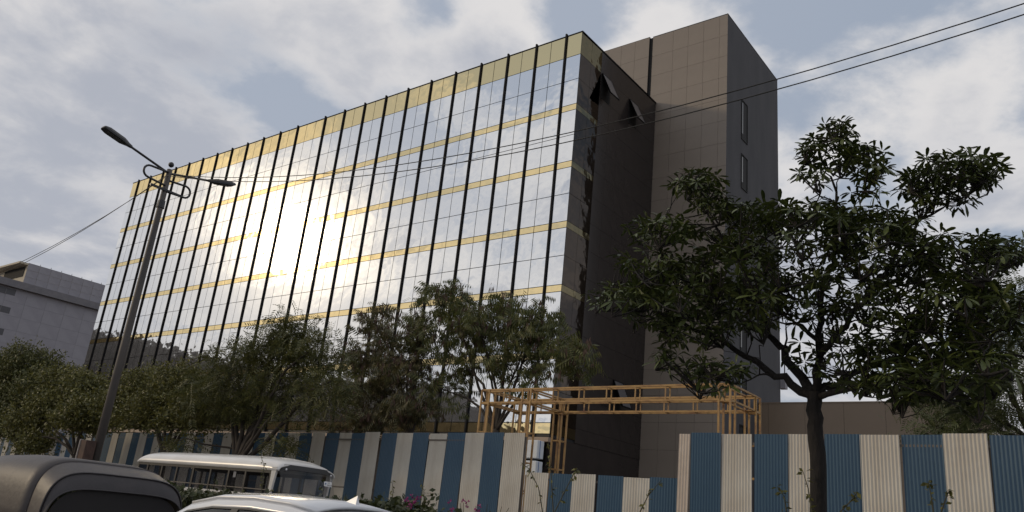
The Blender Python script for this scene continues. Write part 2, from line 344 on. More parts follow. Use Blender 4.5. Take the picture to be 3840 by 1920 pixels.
cp = MB(); cp.box(XL_ - .03, -0.03, ZT, 0.05, 0.25, ZT + 0.07); cp.box(-0.25, 0.25, ZT, 0.05, YD, ZT + 0.07); cp.build('roof_coping', M['fin'], bld)
MB().box(XL_, -0.02, 5.93, -0.06, 0.4, 6.17).build('fascia_beam', M['tan'], bld)
MB().box(XL_, 2.5, 0, -0.4, YD - .02, 6.19).build('ground_floor_wall', M['dark'], bld)
for i in range(1, 8):
    MB().box(-7.2 * i - .35, 0.3, 0, -7.2 * i + .35, 1.0, 5.93).build('ground_floor_column', M['tower'], bld)
# side of the wing: first columns mirrored, the rest dark composite panels
def side_pane(y0, y1, zt, zb, m, name, g=0.012, rot=0.0):
    y, z = (y1 - y0) / 2 - g, (zt - zb) / 2 - g; e = 0.01
    o = MB().add([(0.03, -y, -z), (0.03, y, -z), (0.03, y, z), (0.03, -y, z), (0, -y - e, -z - e), (0, y + e, -z - e), (0, y + e, z + e), (0, -y - e, z + e)],
                 [(0, 1, 2, 3), (1, 0, 4, 5), (2, 1, 5, 6), (3, 2, 6, 7), (0, 3, 7, 4)]).build(name, m, bld)
    o.location = (-0.03, (y0 + y1) / 2, (zt + zb) / 2); o.rotation_euler = (0, rng.normal(0, rot), rng.normal(0, rot)); return o
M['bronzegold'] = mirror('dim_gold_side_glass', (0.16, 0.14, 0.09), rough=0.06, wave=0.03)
for c in range(2):
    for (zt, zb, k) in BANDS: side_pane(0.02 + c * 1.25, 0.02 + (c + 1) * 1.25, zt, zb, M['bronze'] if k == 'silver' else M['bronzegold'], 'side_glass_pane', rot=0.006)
WIN = [(2.62, 30.28, 1.79), (6.30, 30.28, 1.79), (6.30, 10.55, 1.79)]
ys = np.linspace(2.52, YD - 0.02, 7)
zs = [31.93, 30.3] + [30.3 - 1.79 * i for i in range(1, 14)] + [6.2]
for i in range(len(ys) - 1):
    for j in range(len(zs) - 1):
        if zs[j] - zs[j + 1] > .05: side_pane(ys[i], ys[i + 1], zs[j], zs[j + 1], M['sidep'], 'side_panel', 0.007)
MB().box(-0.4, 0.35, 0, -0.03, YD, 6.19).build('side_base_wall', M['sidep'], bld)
for (yc, zc_, h) in WIN:
    w = 1.15; rec = MB().box(0.004, yc, zc_ - h, 0.012, yc + w, zc_).build('window_opening', M['groove'], bld)
    s = MB().box(0, 0, -h, 0.05, w, 0).build('window_sash', M['sash'], rec); s.location = (0.02, yc, zc_); s.rotation_euler = (0, -math.radians(24), 0)
    fr = MB(); fr.box(-.01, 0, -.06, .06, w, 0); fr.box(-.01, 0, -h, .06, w, -h + .06); fr.box(-.01, 0, -h, .06, .06, 0); fr.box(-.01, w - .06, -h, .06, w, 0)
    fr = fr.build('sash_frame', M['fin'], rec); fr.location = s.location; fr.rotation_euler = s.rotation_euler
# brown tower
TX0, TX1, TYD, TZ = -9.0, -19.74 - XF, 10.12, 37.82
tw = MB().box(TX0, YD + .03, 0, TX1 - .03, YD + TYD, TZ - .02).build('tower_wall', M['towerj'], bld)
tside = MB().box(TX1 - .03, YD + .03, 0, TX1, YD + TYD, TZ)
tside.build('tower_side_wall', M['towerd'], bld)
pc = {}
def cladding(x0, x1, z0, z1, y, parent, m, name='cladding_panel', g=0.007):
    key = (round(x1 - x0, 3), round(z1 - z0, 3), m.name)
    if key not in pc:
        x, z = (x1 - x0) / 2 - g, (z1 - z0) / 2 - g
        pc[key] = MB().add([(-x, -.03, -z), (x, -.03, -z), (x, -.03, z), (-x, -.03, z), (-x, 0, -z), (x, 0, -z), (x, 0, z), (-x, 0, z)], [(0, 1, 2, 3), (1, 0, 4, 5), (2, 1, 5, 6), (3, 2, 6, 7), (0, 3, 7, 4)]).mesh(name, m)
    o = bpy.data.objects.new(name, pc[key]); o.location = ((x0 + x1) / 2, y, (z0 + z1) / 2); link(o, parent)
xr = [TX1]; 
for w in (0.62, 1.22, 1.22, 1.22, 1.22): xr.append(xr[-1] - w)
xr[-1] = -0.50
zr = [TZ]
while zr[-1] > 0.5: zr.append(max(0, zr[-1] - 1.72))
for i in range(len(xr) - 1):
    for j in range(len(zr) - 1): cladding(xr[i + 1], xr[i], zr[j + 1], zr[j], YD + .028, tw, M['tower'])
xl = [-0.72 - 1.22 * i for i in range(7)]
for i in range(len(xl) - 1):
    for j in range(6): cladding(xl[i + 1], xl[i], zr[j + 1], zr[j], YD - .12, tw, M['tower'])
MB().box(xl[-1], YD - .12, zr[6], -0.72, YD + .02, TZ + .05).build('tower_left_wall', M['groove'], bld)
MB().box(-.715, YD - .005, zr[6], -.505, YD + .024, TZ - .03).build('tower_groove', M['groove'], bld)
cpt = MB(); cpt.box(TX1 - .3, YD - .01, TZ, TX1 + .015, YD + TYD, TZ + .06); cpt.box(-0.5, YD - .01, TZ, TX1 - .3, YD + .25, TZ + .06); cpt.build('tower_coping', M['towerd'], bld)
for i, (zt, zb) in enumerate([(32.2, 29.0), (27.85, 25.2), (23.9, 21.3), (19.9, 17.3), (15.9, 13.4), (12.0, 10.2), (8.9, 6.4)]):
    y0, y1 = 49.0 - YF, 50.12 - YF
    f = MB(); f.box(TX1 + .003, y0, zb, TX1 + .05, y1, zb + .06); f.box(TX1 + .003, y0, zt - .06, TX1 + .05, y1, zt); f.box(TX1 + .003, y0, zb + .06, TX1 + .05, y0 + .06, zt - .06); f.box(TX1 + .003, y1 - .06, zb + .06, TX1 + .05, y1, zt - .06)
    f = f.build('slot_window', M['groove'], bld)
    MB().box(TX1 + .002, y0 + .06, zb + .06, TX1 + .010, y1 - .06, zt - .06).build('recess', M['groove'], f)
    MB().box(TX1 + .012, y0 + .10, zb + .5, TX1 + .018, y0 + .30, zt - .2).build('pane', M['slot'], f)
lg = MB().box(TX1 - .1, YD + TYD, 12.6, TX1 + .35, YD + TYD + .5, 13.5).build('service_ledge', M['grey'], bld)
MB().bar((TX1 + .3, YD + TYD + .05, 13.5), (TX1 + .3, YD + TYD + .05, 15.2), .06).build('ledge_rail', M['fin'], lg)

# wrapped pillar at the building's corner
pil = empty('wrapped_pillar', (-26.0, 35.7, 0)); tag(pil, 'corner pillar wrapped in white protective film with blue print behind the gate', 'pillar')
for z0, z1 in ((0, 1.6), (1.68, 3.2), (3.28, 4.82), (4.95, 5.9)):
    s_ = MB().box(-.55, -.3, z0, .6, .3, z1).build('wrap_sheet', M['film'], pil)
    bevel(s_, .03)
    MB().box(-.17, -.304, z0 + .02, -.11, -.3, z1 - .02).build('print_stripe', M['printb'], s_)
    MB().box(.604, -.1, z0 + .02, .6, -.04, z1 - .02).build('print_stripe', M['printb'], s_)
    lo = MB(); n = 12; cz = z0 + (z1 - z0) * .28
    lo.add([(-.40 + .055 * math.cos(t), -.306, cz + .075 * math.sin(t)) for t in (2 * math.pi * i / n for i in range(n))], [tuple(range(n))]); lo.build('round_print', M['printb'], s_)
    tx = MB()
    for i in range(7): tx.box(-.43, -.305, cz + .18 + i * .09, -.36 - .02 * (i % 2), -.3, cz + .235 + i * .09)
    tx.build('print_letters', M['ink'], s_)

# ------------------------------------------------------------------ low annex
YA = 52.2
an = empty('annex_building', (-19.74, YA, 0)); tag(an, 'low tan panelled annex building right of the tall tower', 'building')
aw = MB().box(.02, .03, 0, 13.37, 20, 10.75).build('wall', M['groove'], an)
ax = [0.02, 0.68, 3.06, 5.46, 7.88, 10.31, 13.40]
for i in range(6):
    for z0, z1 in ((0, 3.6), (3.6, 7.2), (7.2, 10.75)): cladding(ax[i], ax[i + 1], z0, z1, .028, aw, M['annex'], 'wall_panel', 0.008)
for i in range(5):
    for z0, z1 in ((0, 5.4), (5.4, 10.75)):
        o = MB().box(-.0, -1.98, -(z1 - z0) / 2 + .01, .03, 1.98, (z1 - z0) / 2 - .01).build('side_panel', M['annex'], aw); o.location = (13.37, 2.03 + 4 * i, (z0 + z1) / 2)
MB().box(0.02, -.03, 10.75, 13.45, 20, 10.83).build('roof_coping', M['annex'], an)

# ------------------------------------------------------------------ grey neighbour at the left
nb = empty('neighbour_building', (-130, 45.72, -.6)); nb.scale = (1.4444,) * 3; tag(nb, 'grey panelled building with rooftop block left of the glass facade', 'building')
MB().box(-20, -3.2, 0, -.03, 30, 19.6).build('wall', M['grey'], nb)
tilec = {}
for j in range(14):
    for i in range(14):
        y0 = -1.2 + i * 2.0; z1 = 19.55 - j * 1.4
        if z1 - 1.4 < 4.5: continue
        if 'a' not in tilec: tilec['a'] = MB().add([(0, -.993, -.694), (0, .993, -.694), (0, .993, .694), (0, -.993, .694), (-.028, -.995, -.698), (-.028, .995, -.698), (-.028, .995, .698), (-.028, -.995, .698)], [(0, 1, 2, 3), (1, 0, 4, 5), (2, 1, 5, 6), (3, 2, 6, 7), (0, 3, 7, 4)]).mesh('wall_tile', M['grey'])
        if y0 + 2 > 10.5: continue
        o = bpy.data.objects.new('wall_tile', tilec['a']); o.location = (0, y0 + 1, z1 - .7); link(o, nb)
for zt, zb in ((19.45, 18.8), (17.55, 16.9), (15.3, 14.65), (13.2, 12.5)):
    w_ = MB().box(-.03, -3.0, zb, .004, -.35, zt).build('ribbon_window', M['greyw'], nb)
    for i in range(2): MB().box(.004, -2.2 + i * .9, zb, .03, -2.14 + i * .9, zt).build('mullion', M['greyd'], w_)
MB().box(-20, -3.4, 19.6, .45, 30, 20.32).build('cornice', M['greyd'], nb)
ph = MB().box(-8, .03, 20.32, -.03, 14, 22.53).build('rooftop_block', M['cream'], nb)
for i in range(8):
    for z0, z1 in ((20.32, 21.06), (21.06, 21.80), (21.80, 22.55)):
        o = MB().box(-.03, -.568, -.362, 0, .568, .362).build('roof_tile_panel', M['grey'], ph); o.location = (0, .03 + .58 + i * 1.16, (z0 + z1) / 2)
MB().box(-8.4, -.8, 22.3, -.1, .03, 22.5).build('roof_overhang', M['cream'], nb)
MB().box(-5.6, -.02, 21.1, -.5, .03, 22.2).build('rooftop_opening', M['dark'], nb)
for i in range(7): MB().box(-.14, 1.2 + i * 1.1, 22.55, -.10, 1.24 + i * 1.1, 22.72).build('roof_stub', M['greyd'], nb)

# ------------------------------------------------------------------ corrugated hoarding
def corr_mesh(name, w, h, m, ncor, seg=4, amp=0.011):
    k = ncor * seg; V = []
    for z in (0.0, h):
        for i in range(k + 1): V.append((w * i / k, amp * math.sin(2 * math.pi * i / seg), z))
    return MB().add(V, [(i, i + 1, k + 2 + i, k + 1 + i) for i in range(k)]).mesh(name, m, smooth=False)
SW = 0.80
cm = {(c, n): corr_mesh('corrugated_sheet', SW - .012, 3.62, M[c], n) for c in ('white', 'blue') for n in (11, 7)}
def fence_run(label, x_hi, x_lo, first, name='hoarding_fence', top=3.95):
    f = empty(name, (x_hi, fy(x_hi), 0)); tag(f, label, 'fence', 'striped hoarding around the site')
    x = x_hi; i = 0; base = np.array([x_hi, fy(x_hi), 0])
    while x - SW > x_lo:
        x0 = x - SW; c = ('white', 'blue')[(i + first) % 2]
        o = bpy.data.objects.new('corrugated_sheet', cm[(c, 11 if x > -30 else 7)])
        dz = rng.normal(0, .012); dy = rng.normal(0, .006); gap = rng.random() < .4
        o.location = (x0 - base[0] + (rng.uniform(.03, .06) if gap else 0), fy(x0) - base[1] + dy, top - 3.62 + dz)
        o.rotation_euler = (rng.normal(0, .006), rng.normal(0, .004), math.atan2(fy(x) - fy(x0), SW)); link(o, f)
        if i % 4 == 0:
            MB().box(-.03, .05, 0, .03, .11, top - .1).build('post', M['rail'], f).location = (x - base[0], fy(x) - base[1], 0)
        x -= SW; i += 1
    for z in (.8, 2.1, top - .22):
        MB().bar((x_hi - .02 - base[0], fy(x_hi) + .05 - base[1], z), (x + .02 - base[0], fy(x) + .05 - base[1], z), .05).build('rail', M['rail'], f)
    return f
fence_run('long blue and white corrugated hoarding left of the low gate', -13.95, -71, 0)
fr_ = fence_run('tall blue and white corrugated hoarding behind the big tree on the right', 7.34, -8.70, 0)
o = MB(); k = corr_mesh('corrugated_sheet', .30, 3.62, M['pinkw'], 4); o = bpy.data.objects.new('corrugated_sheet', k); o.location = (-8.993 - 7.34, fy(-8.9) - fy(7.34) - .03, .32); o.rotation_euler = (0, .012, -.05); link(o, fr_); o['label'] = 'narrow faded cream sheet bent at the gate end'
gate = empty('sheet_gate', (-13.75, 18.72, 0)); tag(gate, 'low corrugated gate of six blue and white sheets between the taller hoardings', 'gate')
gm = {c: corr_mesh('corrugated_sheet', .765, 2.72, M[c], 10) for c in ('white', 'blue')}
for i, c in enumerate(('white', 'blue', 'white', 'blue', 'white', 'blue')):
    o = bpy.data.objects.new('corrugated_sheet', gm[c]); o.location = (.02 + i * .775 + (.04 if i > 2 else 0), -.02 * i + rng.normal(0, .004), .15 + rng.normal(0, .008)); o.rotation_euler = (0, rng.normal(0, .005), -.02); link(o, gate)
for z in (.4, 1.5, 2.7): MB().bar((0, .06, z), (4.65, -.04, z), .05).build('gate_rail', M['rail'], gate)
for x in (-.05, 2.36, 4.72): MB().bar((x, .12, 0), (x, .12, 2.8), .07).build('gate_post', M['orange'], gate)

# ------------------------------------------------------------------ orange steel gateway frame
gw = empty('steel_gateway_frame', (-12, 19, 0)); tag(gw, 'orange welded steel gateway frame standing behind the hoarding', 'frame')
YN, YB = 0.10, 1.80; ZH, ZL = 5.27, 4.88
def column(x, y, w=.30):
    pts = [(x - w / 2, y - w / 2), (x + w / 2, y - w / 2), (x + w / 2, y + w / 2), (x - w / 2, y + w / 2)]
    for p in pts: MB().bar((*p, 0), (*p, ZH), .046).build('post', M['orange'], gw)
    for k in range(6):
        z = .6 + .85 * k; r = MB()
        for i in range(4):
            a, b_ = pts[i], pts[(i + 1) % 4]; r.bar((*a, z), (*b_, z), .032)
        r.build('rung', M['orange'], gw)
COLS = [(-3.72, YN), (-2.15, YN), (-3.72, YB), (-2.15, YB), (3.98, YN), (3.98, YB)]
for c in COLS: column(*c)
def beam(a, b_, along):
    a = np.array(a, float); b_ = np.array(b_, float); off = np.array([0, .26, 0]) if along == 'x' else np.array([.26, 0, 0])
    for s_ in (0, 1):
        for z in (ZL, ZH): MB().bar((*(a + off * s_)[:2], z), (*(b_ + off * s_)[:2], z), .046).build('chord', M['orange'], gw)
    n = int(np.linalg.norm(b_ - a) / .85)
    for i in range(n + 1):
        p = a + (b_ - a) * i / n; r = MB()
        for s_ in (0, 1): r.bar((*(p + off * s_)[:2], ZL), (*(p + off * s_)[:2], ZH), .03)
        for z in (ZL, ZH): r.bar((*p[:2], z), (*(p + off)[:2], z), .028)
        r.build('strut', M['orange'], gw)
beam((-3.9, YN - .13, 0), (4.13, YN - .13, 0), 'x'); beam((-3.9, YB - .13, 0), (4.13, YB - .13, 0), 'x')
for x in (-3.85, -2.28, 3.85): beam((x, YN + .2, 0), (x, YB - .2, 0), 'y')

# ------------------------------------------------------------------ street lamp and cables
LP = np.array([-16.16, 7.85, 0.16])
sl = empty('street_lamp', LP); tag(sl, 'tall dark double armed street lamp with scroll bracket on the median', 'street lamp')
MB().tube([(0, 0, 0), (0, 0, 4.0), (0, 0, 7.0), (0, 0, 7.86)], [.092, .076, .062, .057], 12).build('pole', M['pole'], sl, smooth=True)
MB().tube([(0, 0, 0), (0, 0, .5)], [.16, .16], 12).build('base_sleeve', M['pole'], sl)
MB().tube([(0, 0, 6.95), (0, 0, 7.12)], [.085, .075], 12).build('collar', M['lampm'], sl)
MB().sphere((0, 0, 7.98), .062).build('ball_finial', M['lampm'], sl, smooth=True)
for s_ in (-1, 1):
    a = np.array([0, .05 * s_, 7.78]); b_ = np.array([0, .98 * s_, 8.0])
    MB().tube([a, b_], .026, 8).build('arm', M['lampm'], sl)
    d = (b_ - a) / np.linalg.norm(b_ - a); up = np.array([0, -d[2] * s_, abs(d[1])]); h = MB()
    prof = [(-.06, .035, .03), (.03, .05, .04), (.10, .075, .055), (.16, .105, .06), (.50, .115, .06), (.60, .10, .035), (.62, .08, .02)]
    P = []
    for t, hw, hh in prof:
        c = b_ + d * t
        P.append([c + np.array([hw * sx, 0, 0]) + up * hh * sz for sx, sz in ((-1, -.6), (1, -.6), (1, .1), (.7, 1), (-.7, 1), (-1, .1), (-1, -.6))])
    h.grid(P); h.add(P[0][:-1], [tuple(range(6))]); h.add(P[-1][:-1], [tuple(range(6))[::-1]])
    ho = h.build('lamp_head', M['lampm'], sl)
    q = MB(); l0 = b_ + d * .2 - up * .042; l1 = b_ + d * .5 - up * .042
    q.bar(l0, l1, .15, .012, up); q.build('lamp_lens', M['lens'], ho)
# scroll bracket: one long S loop in the cross-road plane plus a short bar
S = []
for t in np.linspace(90, 270, 9): S.append((.03, -.43 + .135 * math.cos(math.radians(t)), 7.63 + .135 * math.sin(math.radians(t))))
S = [(.03, .02, 7.78)] + S + [(.03, .0, 7.46)]
S2 = [(.03, .02, 7.60)] + [(.03, .43 + .135 * math.cos(math.radians(t)), 7.50 + .135 * math.sin(math.radians(t))) for t in np.linspace(90, -90, 9)] + [(.03, -.02, 7.34)]
sc_ = MB(); sc_.tube(S, .024, 7); sc_.tube(S2, .024, 7); sc_.build('scroll_bracket', M['lampm'], sl, smooth=True)
MB().bar((.05, -.36, 7.36), (.05, .36, 7.36), .045).build('clamp_bar', M['lampm'], sl)
jb = MB().box(-.11, -.30, 1.55, .11, -.10, 1.98).build('junction_box', M['rusty'], sl)
MB().box(-.13, -.32, 1.56, -.112, -.10, 1.99).build('box_door', M['pale'], jb)
for i, x in enumerate((-.06, 0, .05)): MB().tube([(x, -.2, 1.25), (x, -.2, 1.56)], .012, 6).build('conduit', M['pale'], jb)
def wire(dy, z0, sag, label):
    pts = []
    def span(xa, xb, za, zb, sg, n):
        return [(xa + (xb - xa) * t, LP[1] + dy, za + (zb - za) * t - 4 * sg * t * (1 - t)) for t in np.linspace(0, 1, n)]
    pts = span(-64, -40, z0, z0, sag, 16)[:-1] + span(-40, LP[0], z0, z0, sag, 20)[:-1] + span(LP[0], 7.4, z0, z0, sag, 30) + span(7.4, 31, z0, z0, sag, 16)[1:]
    c = MB().tube(pts, .0072, 5).build('overhead_cable', M['cable'], None, smooth=True); tag(c, label, 'cable', 'cables strung between the median lamps')
wire(.02, 7.92, 1.50, 'upper black cable strung from the street lamp across the sky')
wire(-.05, 7.86, 1.62, 'lower black cable strung just beneath its twin from the street lamp')

# ------------------------------------------------------------------ foliage helpers
def rots(n, droop=0.0, spread=1.0):
    """random leaf frames: local X = leaf axis"""
    az = rng.random(n) * 2 * np.pi; el = rng.normal(-droop, spread, n)
    d = np.stack([np.cos(az) * np.cos(el), np.sin(az) * np.cos(el), np.sin(el)], 1)
    t = rng.normal(0, 1, (n, 3)) * .6 + np.array([0, 0, 1.2]); u = t - d * (t * d).sum(1, keepdims=True); u /= np.linalg.norm(u, axis=1, keepdims=True) + 1e-9
    w = np.cross(u, d)
    return np.stack([d, w, u], 2)               # columns
def scatter(template, faces, pos, R, scale):
    V = np.einsum('nij,vj->nvi', R, template) * scale[:, None, None] + pos[:, None, :]
    n = len(pos); k = len(template)
    Fs = (faces[None] + (np.arange(n) * k)[:, None, None]).reshape(-1, faces.shape[1])
    return V.reshape(-1, 3), Fs
def sprig_template(nl=6, L=.30, ll=.11, lw=.026, droop=.25):
    V = []; Fq = []
    for i in range(nl):
        t = (i + .7) / nl; c = np.array([L * t, 0, -droop * L * t * t * 1.6])
        for s_ in (-1, 1):
            tip = c + np.array([ll * .55, s_ * ll * .8, -ll * .28]); d = (tip - c); n_ = np.array([-d[1], d[0], 0]); n_ /= np.linalg.norm(n_)
            b = len(V); V += [c, (c + tip) / 2 + n_ * lw / 2, tip, (c + tip) / 2 - n_ * lw / 2]; Fq.append((b, b + 1, b + 2, b + 3))
    return np.array(V), np.array(Fq)
def hang_template(nl=9, L=.34, ll=.20, lw=.046):      # drooping bunch of narrow leaflets
    V = []; Fq = []
    for i in range(nl):
        t = (i + .5) / nl; c = np.array([L * t, 0, 0]); s_ = -1 if i % 2 else 1
        tip = c + np.array([ll * .35, s_ * ll * .3, -ll]); n_ = np.array([.8, .2 * s_, .1])
        b = len(V); V += [c, (c + tip) / 2 + n_ * lw / 2, tip, (c + tip) / 2 - n_ * lw / 2]; Fq.append((b, b + 1, b + 2, b + 3))
    return np.array(V), np.array(Fq)
LEAF1 = (np.array([[0, 0, 0], [.5, .26, .05], [1, 0, -.08], [.5, -.26, .05]]), np.array([[0, 1, 2, 3]]))
def clump_template(n=7, r=.16, L=.13, wid=.45, seed=1):
    g = np.random.default_rng(seed); V = []; Fq = []
    for i in range(n):
        d = g.normal(0, 1, 3); d /= np.linalg.norm(d); c = d * r * g.random() ; a = d + g.normal(0, .6, 3); a /= np.linalg.norm(a)
        s_ = np.cross(a, g.normal(0, 1, 3)); s_ /= np.linalg.norm(s_); b = len(V)
        V += [c, c + a * L * .5 + s_ * L * wid / 2, c + a * L, c + a * L * .5 - s_ * L * wid / 2]; Fq.append((b, b + 1, b + 2, b + 3))
    return np.array(V), np.array(Fq)
def in_ellipsoids(ells, n, shell=.45):
    wts = np.array([e[6] for e in ells], float); wts /= wts.sum(); idx = rng.choice(len(ells), n, p=wts); E_ = np.array([e[:6] for e in ells])[idx]
    d = rng.normal(0, 1, (n, 3)); d /= np.linalg.norm(d, axis=1, keepdims=True)
    r = (shell + (1 - shell) * rng.random(n)) ** .6; r *= 1 + rng.normal(0, .07, n)
    return E_[:, :3] + d * r[:, None] * E_[:, 3:6]
def clumpy(ells, nclump, per, spread=.28, shell=.3):
    c = in_ellipsoids(ells, nclump, shell); p = np.repeat(c, per, 0) + rng.normal(0, spread, (nclump * per, 3)) * np.array([1, 1, .75]); return c, p
def skeleton(root, clumps, limbs, r0, wander=.12, thin=.006, sides=5, limit=160):
    """limbs: lists of points; clump centres are joined to the nearest limb point by curved branches"""
    b = MB(); nodes = []; nr = []
    for pts, ra, rb in limbs:
        pts = [np.array(p, float) for p in pts]; Q = []
        for i in range(len(pts) - 1):
            for t in np.linspace(0, 1, 5)[:-1]: Q.append(pts[i] * (1 - t) + pts[i + 1] * t)
        Q.append(pts[-1]); k = len(Q)
        Q = [q + (rng.normal(0, wander * (.18 if ra < .06 else .06), 3) if 0 < i else 0) for i, q in enumerate(Q)]
        rr = [ra + (rb - ra) * (i / (k - 1)) ** .8 for i in range(k)]
        b.tube(Q, rr, 8 if ra > .05 else 6)
        nodes += Q[2:]; nr += rr[2:]
    idx = rng.permutation(len(clumps))[:limit]
    order = sorted(idx, key=lambda i: np.linalg.norm(clumps[i] - root))
    for i in order:
        c = clumps[i]; A = np.array(nodes); dv = c - A; dist = np.linalg.norm(dv, axis=1) + np.maximum(0, -dv[:, 2]) * 1.5
        j = int(np.argmin(dist)); a = A[j]; L_ = np.linalg.norm(c - a)
        if L_ < .1: continue
        midp = (a + c) / 2 + np.array([0, 0, .12 * L_]) + rng.normal(0, .07 * L_, 3); rs = min(nr[j] * .7, .008 + .016 * L_)
        pts = [a, a * .45 + midp * .55 + rng.normal(0, .03 * L_, 3), midp, midp * .4 + c * .6 + rng.normal(0, .04 * L_, 3), c]
        b.tube(pts, [rs, rs * .85, rs * .7, rs * .5, max(thin, rs * .3)], sides, cap=False)
        nodes += pts[1:]; nr += [rs * .85, rs * .7, rs * .5, thin]
    return b
def limb_to(root, tip, bend=.15, n=5):
    root = np.array(root, float); tip = np.array(tip, float); L_ = np.linalg.norm(tip - root); out = []
    j1, j2 = rng.normal(0, bend * .4, 3) * L_, rng.normal(0, bend * .25, 3) * L_
    for t in np.linspace(0, 1, n):
        h = np.array([0, 0, .18 * L_ * math.sin(math.pi * t) * .6]); out.append(root * (1 - t) + tip * t + h + j1 * math.sin(math.pi * t) * .5 + j2 * math.sin(2 * math.pi * t) * .5)
    return out
def tree(name, label, base, fork, ells, nclump, per, m, tmpl, tscale, r0, group, spread=.28, droop=.3, shell=.3, pods=None, nlimb=6, limit=150, bark='bark', lspread=.5, extra=None):
    t = empty(name, base); tag(t, label, 'tree', group); base = np.array(base, float)
    cl, P = clumpy(ells, nclump, per, spread, shell)
    if extra is not None:
        c2, p2 = clumpy(*extra); cl = np.concatenate([cl, c2]); P = np.concatenate([P, p2])
    fork = np.array(fork, float); limbs = [([base, (base + fork) / 2 + np.array([.04, 0, 0]), fork], r0, r0 * .8)]
    es = sorted(ells, key=lambda e: -e[6])[:nlimb]
    for e in es: limbs.append((limb_to(fork - np.array([0, 0, .05]), np.array(e[:3]) + rng.normal(0, .2, 3) * np.array(e[3:6])), r0 * .62, r0 * .16))
    sk = skeleton(fork, cl, limbs, r0, limit=limit)
    sk.v = [tuple(np.array(v) - base) for v in sk.v]; sk.build('trunk', M[bark], t, smooth=True)
    V, Fs = scatter(tmpl[0], tmpl[1], P - base, rots(len(P), droop, lspread), tscale * (.7 + .6 * rng.random(len(P))))
    big_mesh('crown', V, Fs, M[m], t, kind='stuff')
    if pods:
        k = rng.choice(len(P), pods); pt = np.array([[0, 0, 0], [.012, .01, -.1], [0, 0, -.2], [-.012, -.01, -.1]])
        n6 = 5; q = np.repeat(P[k], n6, 0) + rng.normal(0, .05, (pods * n6, 3)) - base; Rz = np.tile(np.eye(3), (len(q), 1, 1)) + rng.normal(0, .12, (len(q), 3, 3))
        V, Fs = scatter(pt, np.array([[0, 1, 2, 3]]), q, Rz, .8 + .6 * rng.random(len(q))); big_mesh('pods', V, Fs, M['pod'], t, kind='stuff')
    return t

# feathery trees behind the hoarding
def E_(x, y, Y, rx, ry, rz, w): return (*at(x, y, Y), rx, ry, rz, w)
SPR = sprig_template(); HNG = hang_template()
F_ = [E_(1690, 1130, 22.5, 1.2, 1.2, .75, 5), E_(1860, 1200, 22.5, 1.9, 1.6, 1.0, 9), E_(1640, 1240, 22.6, 1.5, 1.3, .9, 6), E_(2010, 1220, 22.2, 1.2, 1.2, .9, 5), E_(1960, 1330, 22.4, 1.5, 1.3, .8, 6),
      E_(1780, 1330, 22.8, 1.6, 1.4, .8, 5), E_(2080, 1350, 22.0, .9, 1.0, .9, 3.2), E_(2180, 1330, 22.0, .75, .7, .45, 1.5), E_(1640, 1430, 22.4, 1.0, 1.0, .7, 2.2), E_(1980, 1440, 22.4, 1.0, .9, .5, 1.3), E_(1690, 1510, 22.3, .5, .6, .5, 0.8)]
fb = at(1868, 1617, 22.5)
tree('feathery_tree', 'open feathery tree with slender forked trunk in front of the glass corner', (fb[0], 22.5, 0), (fb[0] - .1, 22.5, 4.6), F_, 270, 8, 'leafF', HNG, 1.15, .11, 'feathery trees behind the hoarding', .20, .45, .25, pods=420, nlimb=8, limit=210)
G_ = [E_(1420, 1200, 22.3, 1.0, 1.0, .7, 3.5), E_(1520, 1270, 22.3, 1.2, 1.1, .9, 5), E_(1390, 1340, 22.3, 1.2, 1.1, .8, 5), E_(1500, 1400, 22.2, 1.4, 1.1, .8, 5), E_(1370, 1470, 22.2, 1.3, 1.1, .7, 4.5), E_(1530, 1530, 22, 1.5, 1.0, .6, 4.5), E_(1350, 1570, 22, 1.4, 1.0, .5, 3.5)]
gb = at(1541, 1612, 22.0)
tree('feathery_tree', 'brownish feathery tree with hanging pods between the glass facade and hoarding', (gb[0], 22.0, 0), (gb[0] + .02, 22.0, 4.3), G_, 225, 8, 'leafE', HNG, 1.1, .10, 'feathery trees behind the hoarding', .20, .45, .2, pods=520, nlimb=7, limit=200)
R_ = [E_(3780, 1150, 23, 1.0, 1.2, .9, 3), E_(3760, 1330, 23, .9, 1.2, .8, 3), E_(3800, 1480, 22.5, 1.2, 1.2, .7, 4), E_(3650, 1540, 22.2, .8, 1.0, .5, 2.2), E_(3520, 1545, 22, .75, .8, .4, 1.8), E_(3590, 1640, 21.5, .9, .8, .28, 2.6), E_(3900, 1250, 23, 1.5, 1.2, 1.4, 3)]
rb = at(3905, 1640, 23.0)
tree('feathery_tree', 'pale fine leaved tree at the right edge behind the hoarding', (rb[0], 23.0, 0), (rb[0] - .1, 23.0, 4.4), R_, 260, 11, 'leafG', SPR, .95, .13, 'feathery trees behind the hoarding', .25, .35, .25, nlimb=6, limit=150)

